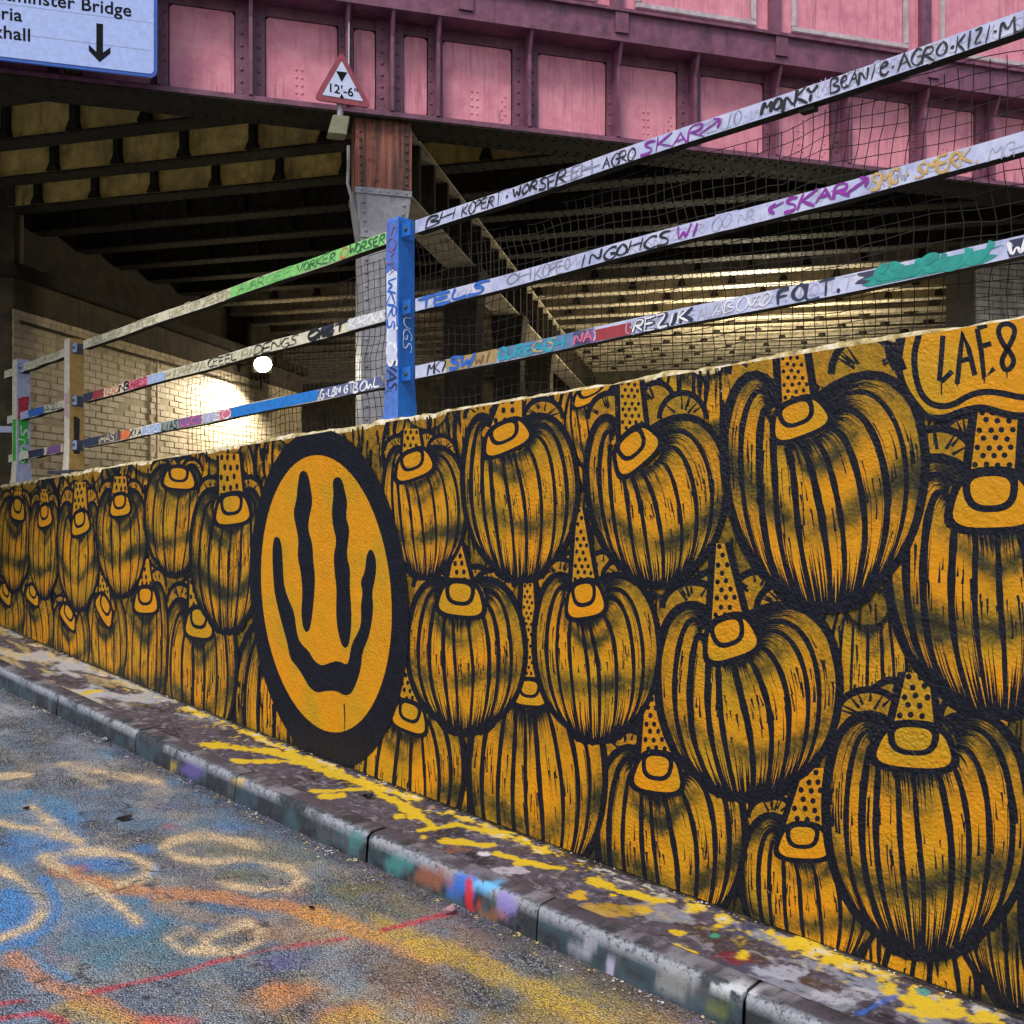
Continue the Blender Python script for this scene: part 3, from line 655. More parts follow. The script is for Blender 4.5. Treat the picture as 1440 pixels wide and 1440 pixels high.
PK = [ # the mural goes on beyond both sides of the picture
 (1440,1800,1080,1560,(1600,1170),130,84,3,(1606,1010),(.3,.62),10),(1800,2290,1150,1830,(2030,1290),170,110,-4,(2040,1090),(.3,.62),10),
 (-66,-18,805,905,(-42,822),15,22,10,(-42,800),(.4,.7),6),(-120,-70,795,890,(-95,812),15,20,10,(-95,790),(.4,.7),6),(-176,-124,790,870,(-150,804),15,18,10,(-150,785),(.4,.7),6),
 (1560,1940,560,1110,(1740,680),130,90,-12,(1735,520),(.4,.55),10),(1950,2480,500,1200,(2200,660),180,120,-10,(2190,470),(.4,.55),10),
 (-52,-6,702,822,(-30,722),17,28,6,(-29,692),(.5,.8),6),(-100,-54,706,815,(-77,724),16,26,-6,(-77,696),(.5,.8),6),(-150,-102,710,808,(-126,726),15,24,-6,(-126,700),(.5,.8),6),(-205,-152,712,800,(-178,727),14,22,-6,(-178,702),(.5,.8),6),
]+PK; OUT = 11
for i, p in enumerate(PK):
    i -= OUT
    if i == 21: pumpkin(796, 882, 546, 665, (834, 551), 58, 26, -22, None, (0,0), 7, 77)     # small capped fruit peeping over the wall top
    pumpkin(*p[:10], ribs=p[10], seed=i, dark=1.0 if p[0] > 480 else 1.35)

def smooth_closed(pts, n=3):
    for _ in range(n):
        o = []
        for (a, b), (c, d) in zip(pts, pts[1:]+pts[:1]): o += [(.75*a+.25*c, .75*b+.25*d), (.25*a+.75*c, .25*b+.75*d)]
        pts = o
    return pts
def smooth_open(pts, n=3):
    for _ in range(n):
        o = [pts[0]]
        for (a, b), (c, d) in zip(pts, pts[1:]): o += [(.75*a+.25*c, .75*b+.25*d), (.25*a+.75*c, .25*b+.75*d)]
        pts = o+[pts[-1]]
    return pts
# signature cloud
L = max(l for _, l in PLACED)*.34+.5; LAYER[0] = L
k = Ink(1)
cl = [(1300,420),(1293,470),(1284,500),(1290,545),(1304,566),(1322,572),(1340,570),(1362,556),(1385,550),(1410,553),(1440,560),(1475,558),(1508,545),(1528,510),(1534,450),(1536,395)]
inner = smooth_open(cl, 2)
out_ = smooth_open([(1275,420),(1270,470),(1262,510),(1270,545),(1292,575),(1305,588),(1330,588),(1352,578),(1380,572),(1400,578),(1425,585),(1450,584),(1480,582),(1525,568),(1552,520),(1560,450),(1562,395)], 2)
k.poly(inner+[(1300,395)], L+.04, .0)
k.poly(out_+[(1275,395)], L, .03)
k.ribbon(inner[:-1], 9, L+.08); k.ribbon(out_, 10, L+.07)
for dx in (0, 18): k.ribbon(smooth_open([(1248+dx,455-dx*.2),(1245+dx*.9,490),(1258+dx*.8,520)]), 7, L+.06)
sig = k.build('painted_cloud', WR)
k = Ink(1); lw = 7.5
for pts in ([(1326,472),(1324,500),(1321,535),(1325,536),(1339,522)], [(1346,540),(1350,500),(1354,467),(1362,490),(1371,528)], [(1347,508),(1366,504)], [(1374,462),(1380,495),(1384,532),(1398,518)], [(1374,462),(1388,457)], [(1381,487),(1394,483)],
            smooth_open([(1418,494),(1408,480),(1403,465),(1408,456),(1420,455),(1428,463),(1424,478),(1414,495),(1408,508),(1412,520),(1420,520),(1427,508),(1420,494),(1412,486)], 2)):
    k.ribbon(pts, lw, L+.10+random.random()*.02)
for x, y, h in ((1324,536,20), (1346,540,4), (1384,532,8), (1416,520,12)): k.ribbon([(x, y-3), (x, y+h)], [3, 1.5], L+.13)
k.build('painted_signature', WR)

# melting face
L = LAYER[0]+.3; LAYER[0] += 2
k = Ink(1)
def ell(cx, cy, rx, ry, sh, n=72): return [(cx+rx*math.cos(2*math.pi*i/n)+sh*math.sin(2*math.pi*i/n), cy+ry*math.sin(2*math.pi*i/n)) for i in range(n)]
def raster(pts, lay, ink): k.poly(pts, lay, ink)
raster(ell(463, 842, 111, 239, 14), L, 1.0); raster(ell(459, 835, 91, 195, 13), L+.15, .0)
z8 = lambda ps: smooth_closed([(x/2.77+340, y/2.77+580) for x, y in ps], 2)
raster(z8([(240,224),(258,238),(268,290),(277,350),(262,410),(258,460),(276,510),(278,580),(287,640),(280,740),(270,830),(255,862),(238,840),(231,780),(237,700),(230,620),(216,560),(222,500),(210,440),(200,390),(213,340),(218,280),(225,236)]), L+.3, 1)
raster(z8([(372,248),(392,262),(402,310),(412,350),(405,410),(420,450),(415,500),(408,560),(423,610),(420,680),(427,760),(427,840),(418,905),(402,922),(385,898),(370,830),(367,760),(370,690),(361,620),(357,560),(370,500),(354,440),(350,380),(358,320),(352,266)]), L+.3, 1)
raster(z8([(135,483),(150,492),(158,540),(160,600),(165,680),(187,740),(205,780),(213,850),(225,895),(262,930),(280,965),(310,988),(340,976),(375,966),(412,986),(420,950),(428,900),(457,850),(466,810),(463,750),(472,700),(461,660),(480,620),(485,560),(498,529),(516,545),(525,590),(520,650),(507,700),(513,760),(505,830),(490,890),(470,930),(464,1000),(445,1060),(425,1098),(400,1104),(370,1085),(330,1084),(290,1094),(260,1067),(240,1030),(215,990),(188,960),(178,900),(158,830),(140,760),(127,700),(121,620),(119,540),(124,490)]), L+.3, 1)
k.ribbon([(484,990),(485,1012),(484,1030)], [2, 1.6, .8], L+.32)
k.build('painted_melting_face', WR)

# ================================================================== BRIDGE
BR = thing('railway_bridge', G(0, -.2, .0), 'pink and purple riveted iron railway bridge on grey columns above the wall', 'bridge')
ZG = 4.57; ZW = 5.34
girder = MB()
girder.box(G, -9, 9.5, -.36, .05, ZG, ZG+.028)
girder.box(G, -9, 9.5, -.36, .03, ZG+.028, ZG+.045)
girder.box(G, -9, 9.5, -.16, -.14, ZG+.045, ZW)
girder.box(G, -9, 9.5, -.14, -.05, ZG+.045, ZG+.075)
GO = girder.build('main_girder', M['purple'], BR)
rv = MB()
u = -4.5
while u < 5.5:
    for o_ in (.015, -.06, -.27, -.33): rv.rivet(G(u, o_, ZG-.012), (0,0,-1), .014)
    u += .095
tag(rv.build('flange_rivets', M['steel'], GO), kind='stuff')
m = MB(); m.box(G, -9, 9.5, -.355, .045, ZG-.012, ZG-.001); m.build('soffit_plate', M['steel'], GO)
TB = MB(); TB.box(G, -9, 9.5, -.34, .13, ZW, ZW+.055); TB.box(G, -9, 9.5, .10, .125, ZW+.055, ZW+.225); TB.box(G, -9, 9.5, -.30, .16, ZW+.225, ZW+.25)
TB.build('top_flange', M['purple'], BR)
stx = [(-30,'B'),(90,'A'),(225,'B'),(352,'A'),(487,'B'),(549,'A'),(613,'B'),(740,'A'),(864,'B'),(971,'A'),(1085,'B'),(1186,'A'),(1291,'B'),(1388,'A'),(1485,'B'),(1570,'A')]
us = [g_uz(x, 150, -.05)[0] for x, _ in stx]
for (x, kind), u in zip(stx, us):
    m = MB(); hw = .105 if kind == 'A' else .055
    m.box(G, u-hw, u+hw, -.14, -.07, ZG+.046, ZW-.002)
    m.box(G, u-.013, u+.013, -.07, .045, ZG+.046, ZW-.001)
    m.hexa([G(u-.013,.045,ZW-.16), G(u+.013,.045,ZW-.16), G(u+.013,.047,ZW-.16), G(u-.013,.047,ZW-.16), G(u-.013,.045,ZW), G(u+.013,.045,ZW), G(u+.013,.11,ZW), G(u-.013,.11,ZW)])
    z = ZG+.09
    while z < ZW-.05:
        for sg in (-1, 1):
            if kind == 'A': m.rivet(G(u+sg*.062, -.07, z), (GN[0], GN[1], 0), .015)
            else: m.rivet(G(u+sg*.034, -.07, z), (GN[0], GN[1], 0), .012)
        z += .088
    m.build('stiffener', M['purple'], GO)
for i in range(len(us)-1):
    a = us[i]+(.105 if stx[i][1] == 'A' else .055)+.008; b = us[i+1]-(.105 if stx[i+1][1] == 'A' else .055)-.008
    m = MB()
    z0, z1 = ZG+.082, ZW-.085; r = .03
    ring = []
    for (cx_, cz_, a0) in ((b-r, z1-r, 0), (a+r, z1-r, 90), (a+r, z0+r, 180), (b-r, z0+r, 270)):
        for q in range(4):
            an = math.radians(a0+q*30); ring.append((cx_+r*math.cos(an), cz_+r*math.sin(an)))
    m.poly([G(x, -.095, z) for x, z in ring])
    n = len(ring); base = len(m.v); m.v += [G(x, -.138, z) for x, z in ring]
    for q in range(n): m.f.append((q, (q+1) % n, base+(q+1) % n, base+q)); m.mi.append(0)
    wp = m.build('web_panel', M['pink'], GO)
    if i in (3, 6, 8, 10, 12):
        rm = MB(); wdt = b-a
        for q in range(4):
            for fx in (.42, .50): rm.rivet(G(a+wdt*fx, -.095, z0+.07+q*.058), (GN[0], GN[1], 0), .012)
        for q in range(6): rm.rivet(G(a+wdt*(.86+.05*(q % 2)), -.095, z0+.05+q*.036), (GN[0], GN[1], 0), .011)
        tag(rm.build('rivet_cluster', M['pink'], GO), kind='stuff')
m = MB(); m.box(G, -9, 9.5, -.14, -.085, ZW-.08, ZW-.002); m.build('top_angle', M['purple'], GO)
# parapet above
m = MB(); m.box(G, -9, 9.5, -.05, .0, ZW+.25, 7.2); PAR = m.build('parapet', M['pink'], BR)
pil = [652, 869, 1092, 1304, 1510]
pu = [g_uz(x, 40, .06)[0] for x in pil]; st = pu[1]-pu[0]; pu = [pu[0]-2*st, pu[0]-st]+pu
for u in pu:
    m = MB(); m.box(G, u-.05, u+.05, .0, .055, ZW+.25, 7.2); m.box(G, u-.055, u+.055, .125, .15, ZW+.06, ZW+.22); m.build('pilaster', M['purple'], PAR)
for a, b in zip(pu[:-1], pu[1:]):
    u0, u1 = a+.17, b-.17; z0, z1 = ZW+.34, 6.95; t = .045
    m = MB(); m.box(G, u0, u1, .0, .035, z0, z0+t); m.box(G, u0, u1, .0, .035, z1-t, z1); m.box(G, u0, u0+t, .0, .033, z0+t, z1-t); m.box(G, u1-t, u1, .0, .033, z0+t, z1-t)
    m.build('moulding_frame', M['frame'], PAR, bevel=.006)
    m = MB(); m.box(G, u0+t+.01, u1-t-.01, .0, .012, z0+t+.01, z1-t-.01); m.build('parapet_panel', M['pink'], PAR)

# deck and cross beams
Bd = np.array([.964, -.265]); Bd /= np.linalg.norm(Bd); Bn = np.array([-Bd[1], Bd[0]])
m = MB(); ZD = 4.98
top = [G(-9, -.37, ZD), G(9.4, -.37, ZD), (14, 26, ZD), (-9, 26, ZD)]
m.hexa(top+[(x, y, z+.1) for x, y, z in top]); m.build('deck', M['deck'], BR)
gx = lambda c: (c-7.507)/.547
for i in range(21):
    c = 6.02+.755*i
    fb = frame(Bn*c, Bd, Bn)
    xe = min(gx(c)-.55, 9.0); x0 = -7.0
    ux = lambda x: (x-Bn[0]*c)/Bd[0]
    u0, u1 = ux(x0), ux(xe)
    if u1-u0 < .6: continue
    z = ZG+.032; m = MB()
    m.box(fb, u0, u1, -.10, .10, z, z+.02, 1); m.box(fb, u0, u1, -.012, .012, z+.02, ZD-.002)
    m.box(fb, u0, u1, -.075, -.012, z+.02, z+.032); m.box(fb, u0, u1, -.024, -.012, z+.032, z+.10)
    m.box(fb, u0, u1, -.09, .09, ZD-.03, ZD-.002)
    cb = m.build('cross_beam', [M['ochre'] if i < 4 else M['trough'] if i > 8 else M['steel'], M['steel'] if i < 9 else M['trough']], BR)  # lit tones on near webs and far beams, shade tone elsewhere, all in colour
    rr = MB(); q = u0
    while q < u1:
        for o_ in (-.07, .07): rr.rivet(fb(q, o_, z), (0,0,-1), .013, 4)
        q += .10
    tag(rr.build('beam_rivets', M['steel'], cb), kind='stuff')
    q = u1-.25; q -= (i*.37) % .3
    lim = u0 if i < 10 else max(u0, u1-9)
    jm = MB()
    while q > lim:
        t = MB() if i < 5 else jm
        t.box(fb, q-.028, q+.028, -.085, -.024, z+.11, ZD-.035)
        t.hexa([fb(q-.055,-.10,z+.0325), fb(q+.055,-.10,z+.0325), fb(q+.055,-.026,z+.0325), fb(q-.055,-.026,z+.0325), fb(q-.03,-.087,z+.109), fb(q+.03,-.087,z+.109), fb(q+.03,-.026,z+.109), fb(q-.03,-.026,z+.109)])
        if i < 5: t.build('bracket', M['steel'], cb)
        q -= .66
    if jm.v: tag(jm.build('bracket_row', M['steel'], cb), kind='stuff')
# buckled floor plates between beams in the lit far bay
fb = frame((0, 0), Bd, Bn)

# column row and the girder it carries
cu0 = g_uz(500, 215, -.02)[0]; cu1 = g_uz(578, 215, -.02)[0]; cmid = (cu0+cu1)/2
LO = np.array(G(cmid, -.02, 0)[:2]); LF = frame(LO, LD, LN)      # u away, off right
def column(t, front):
    c = LO+LD*t; fr = frame(c, GD if front else LN, -GN if front else LD)    # u right, off away
    m = MB(); zc, zs = 4.04, 3.67
    def tier(z0, z1, w0, w1, d0, d1):
        m.hexa([fr(-w0,0,z0), fr(w0,0,z0), fr(w0,d0,z0), fr(-w0,d0,z0), fr(-w1,0,z1), fr(w1,0,z1), fr(w1,d1,z1), fr(-w1,d1,z1)])
    tier(-.2, zs, .168, .168, .32, .32); tier(zs, zc-.045, .168, .21, .32, .36)
    m.box(fr, -.215, .215, -.012, .37, zc-.045, zc)
    m.box(fr, -.172, .172, -.008, .33, zs-.005, zs+.012)
    col = m.build('column', M['grey_col'] if front else M['steel'], BR)
    r = MB(); nn = (GN[0], GN[1], 0) if front else (-LD[0], -LD[1], 0)
    z = .3
    while z < zs-.02:
        for sg in (-1, 1): r.rivet(fr(sg*.13, 0, z), nn, .015)
        z += .10
    for q in range(4):
        z = zs+.05+q*.07; w = .13+.035*(z-zs)/.37
        for sg in (-1, 1): r.rivet(fr(sg*w, 0, z), nn, .016)
    for q in range(6): r.rivet(fr(-.17+.068*q, -.012, zc-.022), nn, .012)
    tag(r.build('column_rivets', M['grey_col'] if front else M['steel'], col), kind='stuff')
column(0, True); column(2.45, False); column(4.9, False); column(7.4, False)
m = MB(); m.box(LF, .26, 16, -.012, .012, 4.06, ZG); m.box(LF, .26, 16, -.15, .15, 4.041, 4.06); m.box(LF, .26, 16, -.15, .15, ZG-.02, ZG-.001)
LG = m.build('longitudinal_girder', M['trough'], BR)
q = .55
while q < 15:
    m = MB(); m.box(LF, q-.03, q+.03, .0125, .13, 4.061, ZG-.021); m.box(LF, q-.03, q+.03, -.13, -.0125, 4.061, ZG-.021); m.build('girder_stiffener', M['steel'], LG); q += .46
# rusted end box of that girder
m = MB(); fr = frame(LO, GD, -GN); hw = (cu1-cu0)/2
m.box(fr, -hw, hw, .0, .25, 4.042, ZG-.002)
rb = m.build('rusted_end_plate', M['rust'], BR)
for sg in (-1, 1):
    m = MB(); m.box(fr, sg*hw-(.07 if sg > 0 else -.004), sg*hw-(-.004 if sg > 0 else -.07) , -.008, .0, 4.05, ZG-.06)
    for q in range(7): m.rivet(fr(sg*(hw-.035), -.008, 4.09+q*.062), (GN[0], GN[1], 0), .015)
    m.build('rusted_angle', M['rust'], rb)
m = MB()
p = [G(*(g_uz(x, y, -.05)[0], -.05, g_uz(x, y, -.05)[1])) for x, y in ((490,205),(490,235),(489,258),(496,285),(508,320),(511,400))]
m.tube(p, .013, 6); m.build('conduit_pipe', M['grey_col'], BR)
m = MB(); p = [G(g_uz(x, y, .06)[0], .06, g_uz(x, y, .06)[1]) for x, y in ((491,8),(490.5,80),(490,148))]
m.tube(p, .006, 5); m.build('drip_pipe', M['frame'], BR)

# ================================================================== ABUTMENTS
AO = np.array([-4.95, 9.9]); AF = frame(AO, LD, LN)             # u away, off to the right (into the underpass)
AB = thing('brick_abutment', AF(0, 0, .2), 'cream painted brick abutment with sooty top lit by a bright lamp', 'abutment')
m = MB(); m.box(AF, 0, 7.3, -.6, -.007, -.6, 3.62); m.build('brick_core', flat_mat('dirty_cream_mortar', (.40,.32,.205), .9, .2), AB)
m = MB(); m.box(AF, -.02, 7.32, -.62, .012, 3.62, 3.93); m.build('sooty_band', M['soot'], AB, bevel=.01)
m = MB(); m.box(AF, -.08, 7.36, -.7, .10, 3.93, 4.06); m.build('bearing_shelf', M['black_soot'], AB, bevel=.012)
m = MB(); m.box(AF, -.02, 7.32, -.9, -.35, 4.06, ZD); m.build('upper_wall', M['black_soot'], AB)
bl, bh, jt = .218, .066, .010
bmesh_cache = None; bricks = []
row = 0; z = 1.75
while z < 3.61:
    u = 0.0-(bl+jt)*.5*(row % 2)
    while u < 7.28:
        a, b = max(u, 0), min(u+bl, 7.28)
        if b-a > .05: bricks.append((a, b, z))
        u += bl+jt
    z += bh+jt; row += 1
def bsize(b):
    x, y, zz = AF((b[0]+b[1])/2, 0, b[2]); px, py = to_px(x, y, zz)
    vis = 10 < px < 430 and py < 684-px*.19+10
    return (0 if vis else 1e3)+y
bricks.sort(key=bsize); stuff = MB(); share = None
for i, (a, b, z) in enumerate(bricks):
    o_ = random.uniform(-.004, .002)
    if i < 300:
        if abs((b-a)-bl) < 1e-6:
            if share is None:
                t = MB(); t.box(lambda u, o, zz: (LD[0]*u+LN[0]*o, LD[1]*u+LN[1]*o, zz), 0, bl, -.03, 0, 0, bh); ob = t.build('brick', M['cream'], AB, bevel=.004); share = ob.data
            else: ob = link('brick', share, AB)
            if random.random() < .10: ob.location = AF(a, o_-.012, z)
            else: ob.location = AF(a, o_, z)
            ob.rotation_euler = (random.uniform(-.01, .01), 0, random.uniform(-.006, .006))
        else:
            t = MB(); t.box(AF, a, b, -.03, o_, z, z+bh); t.build('brick', M['cream'], AB, bevel=.004)
    else: stuff.box(AF, a, b, -.03, o_, z, z+bh)
tag(stuff.build('far_bricks', M['cream'], AB), kind='stuff')
m = MB(); m.tube([AF(.05, .035, 3.50), AF(2, .03, 3.49), AF(4, .034, 3.51), AF(5.6, .03, 3.50), AF(5.65, .03, 3.9)], .016, 6); m.build('cable_conduit', M['soot'], AB)
m = MB(); m.tube([AF(2.6, .03, 3.49), AF(2.6, .03, 1.7)], .013, 6); m.build('cable_conduit', M['cream'], AB)
m = MB(); FF = frame(AO, np.array([-GD[0], -GD[1]]), GN)
m.box(FF, .0, 3.2, -.5, -.01, -.6, ZD); m.build('return_face', M['soot'], AB)
# pale corner pier on the right
RO = np.array([5.32, 11.4]); RF = frame(RO, GD, GN)
RP = thing('brick_pier', RF(0, 0, 0), 'dirty white painted brick pier under the bridge behind the right end of the netting', 'pier')
m = MB(); m.box(RF, 0, 4, -.5, -.012, -.6, ZD); m.build('pier_core', flat_mat('grey_mortar', (.10,.095,.085), .9, .2), RP)
z = 3.2; row = 0
while z < 4.5:
    u = -(bl+jt)*.5*(row % 2)
    while u < 2.0:
        a, b = max(u, 0), u+bl
        if b-a > .05:
            t = MB(); t.box(RF, a, b, -.03, random.uniform(-.003, .004), z, z+bh); t.build('brick', M['whitebrick'], RP)
        u += bl+jt
    z += bh+jt; row += 1
# back wall of the underpass
BF = frame(Bn*21.5, Bd, -Bn)
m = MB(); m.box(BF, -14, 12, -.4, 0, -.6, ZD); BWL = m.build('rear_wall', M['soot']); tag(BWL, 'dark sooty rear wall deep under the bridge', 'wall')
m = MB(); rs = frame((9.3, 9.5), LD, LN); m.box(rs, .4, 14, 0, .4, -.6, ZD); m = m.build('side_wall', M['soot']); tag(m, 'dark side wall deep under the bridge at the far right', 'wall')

# ================================================================== LAMPS UNDER THE BRIDGE
def lamp(name, loc, facing, label, power, col=(1, .90, .70), bracket=None, cone=178, aim=None):
    f = Vector(facing).normalized(); L_ = thing(name, loc, label, 'lamp', 'underpass lamps'); p = Vector(loc)
    a = f.cross(Vector((0,0,1))).normalized(); b = a.cross(f)
    fr = lambda u, o, z: tuple(p+a*u+f*o+b*z)
    m = MB(); m.box(fr, -.15, .15, -.10, -.02, -.14, .14); m.build('housing', M['steel'], L_, bevel=.015)
    m = MB(); m.box(fr, -.17, .17, -.10, .03, .145, .16); m.build('hood', M['steel'], L_)
    e = NT('lamp_glow'); e.b.inputs['Emission Color'].default_value = (*col, 1); e.b.inputs['Emission Strength'].default_value = 14; e.color((.9, .9, .9))
    m = MB(); ring = [fr(.09*math.cos(t*math.pi/8), .08, .08*math.sin(t*math.pi/8)) for t in range(16)]; r2 = [fr(.13*math.cos(t*math.pi/8), -.018, .12*math.sin(t*math.pi/8)) for t in range(16)]
    m.poly(ring); i0 = len(m.v); m.v += r2
    for t in range(16): m.f.append((t, (t+1) % 16, i0+(t+1) % 16, i0+t)); m.mi.append(0)
    m.build('lens', e.m, L_)
    if bracket is not None:
        m = MB(); m.tube([tuple(p-f*.06), tuple(Vector(bracket))], .025, 6); m.build('bracket', M['steel'], L_)
    ld = bpy.data.lights.new('lamp_light', 'SPOT'); ld.energy = power; ld.color = col; ld.shadow_soft_size = .10; ld.spot_size = math.radians(cone); ld.spot_blend = .35
    lo = bpy.data.objects.new('light', ld); C.objects.link(lo); lo.location = p+f*.16; lo.rotation_euler = Vector(aim or f).to_track_quat('-Z', 'Y').to_euler(); attach(lo, L_)
    return L_
r = np.array([(370-720)/F, 1.]); t = ((AO+LN*.42) @ LN)/(r @ LN); lp = (r*t)
lamp('wall_lamp', (lp[0], lp[1], CZ+207/F*t), (LN[0]*.55-LD[0]*.75, LN[1]*.55-LD[1]*.75, -.40), 'bright white bulkhead lamp glowing below the shelf of the cream brick abutment', 430, (1, .92, .76), (lp[0]-LN[0]*.4, lp[1]-LN[1]*.4, CZ+207/F*t), 165, (LN[0]*.25-LD[0]*.15, LN[1]*.25-LD[1]*.15, -.95))
lamp('floodlight', (3.6, 14.6, 3.15), (-.25, .1, .9), 'floodlight on a pole hidden behind the right end of the wall, lighting the beams', 620, (1, .88, .62), (3.6, 14.6, .1))

# ================================================================== RAILING ON THE WALL
RL = thing('railing', W(2, -.1, zt(2)), 'three-bar pale metal railing covered in graffiti tags along the wall top', 'railing')
RO_ = -.07; RH = .034
def seg(p0, p1): return (wall_sz(*p0, RO_), wall_sz(*p1, RO_))
SEGS = {'rt': seg((584,319),(1440,30)), 'rm': seg((584,429),(1440,200)), 'rl': seg((584,523.5),(1440,346)),
        'lt': seg((117,485),(545,334)), 'lm': seg((117,560),(541,443.5)), 'll': seg((117,623.5),(538,536.5)),
        'et': seg((6,527),(93,495)), 'em': seg((10,591),(90,568)), 'el': seg((12,645),(88,630))}
def bump(z): return z
rails = {}
fr = W
for key, ((sa, za), (sb, zb_)) in SEGS.items():
    if key[0] == 'r':
        sl_ = (zb_-za)/(sb-sa); sb2 = -3.95; zb_ = za+sl_*(sb2-sa); sb = sb2
    n = 14; m = MB()
    prev = None
    secs = []
    for i in range(n+1):
        s = sa+(sb-sa)*i/n; z = za+(zb_-za)*i/n + .004*math.sin(i*1.3+len(key))*(0 < i < n)
        secs.append([W(s, RO_, z-RH), W(s, RO_, z+RH), W(s, RO_-.055, z+RH), W(s, RO_-.055, z-RH)])
    for i in range(n):
        b0 = len(m.v); m.v += secs[i]+secs[i+1]
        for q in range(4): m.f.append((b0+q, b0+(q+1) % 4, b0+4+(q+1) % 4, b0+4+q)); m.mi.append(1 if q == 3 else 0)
        if i == 0: m.f.append((b0, b0+1, b0+2, b0+3)); m.mi.append(0)
        if i == n-1: m.f.append((b0+7, b0+6, b0+5, b0+4)); m.mi.append(0)
    me = m
    o = me.build('rail', [M['rail'] if key[0] == 'r' else pmat('cream_rail_paint', (.62,.58,.44)), M['steel']], RL)  # second slot: bare grimy underside, its shade put into the colour too
    bm = bmesh.new(); bm.from_mesh(o.data); bmesh.ops.remove_doubles(bm, verts=bm.verts, dist=.0005)
    bmesh.ops.delete(bm, geom=[f for f in bm.faces if False], context='FACES'); bm.to_mesh(o.data); bm.free()
    rails[key] = (o, sa, za, sb, zb_)
def rail_z(key, s):
    _, sa, za, sb, zb_ = rails[key]; return za+(zb_-za)*(s-sa)/(sb-sa)
def px_s(px, key): return wall_sz(px, 400, RO_)[0]
# paint patches with ragged ends
def patch(key, x0, x1, mat, lo=-1, hi=1, rag=.012, parent=None, lift=.0016):
    s0, s1 = px_s(x0, key), px_s(x1, key); rnd = random.Random(int(x0*7+x1)); a = []; b = []
    n = 5
    left = [(s0+rnd.uniform(-rag, rag), lo+(hi-lo)*i/n) for i in range(n+1)]; right = [(s1+rnd.uniform(-rag, rag), lo+(hi-lo)*i/n) for i in range(n+1)]
    m = MB(); e = .0015
    m.poly([W(s, RO_+lift, rail_z(key, s)+h*(RH-e)) for s, h in left+right[::-1]])
    return m.build('paint_patch', mat, rails[key][0])
GL = {'A':[[(0,0),(.5,1)],[(.48,1),(1,0)],[(.2,.4),(.8,.4)]],'B':[[(0,0),(0,1),(.7,.95),(.8,.7),(.1,.52),(.9,.4),(.9,.1),(0,0)]],'C':[[(.9,.85),(.5,1),(.1,.6),(.1,.3),(.5,0),(.9,.1)]],'D':[[(0,0),(0,1),(.6,.9),(.9,.5),(.6,.1),(0,0)]],
 'E':[[(.85,1),(0,.97)],[(.02,1),(0,0)],[(0,.02),(.9,.0)],[(0,.5),(.7,.55)]],'F':[[(.9,1),(0,1),(0,0)],[(0,.5),(.7,.55)]],'G':[[(.9,.85),(.5,1),(.1,.6),(.1,.3),(.5,0),(.9,.2),(.9,.5),(.5,.5)]],'H':[[(0,0),(0,1)],[(1,0),(.9,1)],[(0,.5),(1,.55)]],'I':[[(.4,0),(.5,1)]],
 'J':[[(.9,1),(.8,.2),(.5,0),(.1,.2)]],'K':[[(0,0),(.05,1)],[(.9,1),(.03,.45)],[(.1,.5),(.95,0)]],'L':[[(.1,1),(0,0),(.9,.05)]],'M':[[(0,0),(.1,1),(.5,.3),(.9,1),(1,0)]],'N':[[(0,0),(.05,1),(.9,0),(.95,1)]],'O':[[(.5,1),(.1,.7),(.1,.25),(.5,0),(.95,.3),(.9,.75),(.5,1)]],
 'P':[[(0,0),(.05,1),(.8,.9),(.8,.6),(.1,.45)]],'R':[[(0,0),(.05,1),(.85,.95),(.75,.5),(.1,.5)],[(.2,.5),(.95,0)]],'S':[[(.9,.9),(.4,1),(.1,.75),(.8,.4),(.7,.05),(0,.1)]],'T':[[(0,.95),(1,1)],[(.5,1),(.45,0)]],'U':[[(0,1),(.05,.2),(.5,0),(.95,.25),(1,1)]],'V':[[(0,1),(.45,0),(1,1)]],
 'W':[[(0,1),(.2,0),(.5,.7),(.75,0),(1,1)]],'X':[[(0,0),(1,1)],[(0,1),(.95,0)]],'Y':[[(0,1),(.5,.5),(1,1)],[(.5,.5),(.4,0)]],'Z':[[(0,.95),(1,1),(0,0),(1,.05)]],'8':[[(.5,.5),(.1,.75),(.5,1),(.9,.75),(.5,.5),(.05,.25),(.5,0),(.95,.25),(.5,.5)]],
 '7':[[(0,1),(1,1),(.3,0)]],'.':[[(.45,.4),(.6,.5)]],'-':[[(.1,.5),(.9,.55)]],'>':[[(-.2,.15),(1,.8)],[(.45,1),(1,.8),(.9,.2)]],'<':[[(1,.7),(0,.45)],[(.45,.8),(0,.45),(.5,.15)]],',':[[(.5,.2),(.4,-.05)]],'e':[[(.1,.5),(.9,.6),(.6,.95),(.15,.7),(.15,.25),(.6,0),(.95,.2)]]}
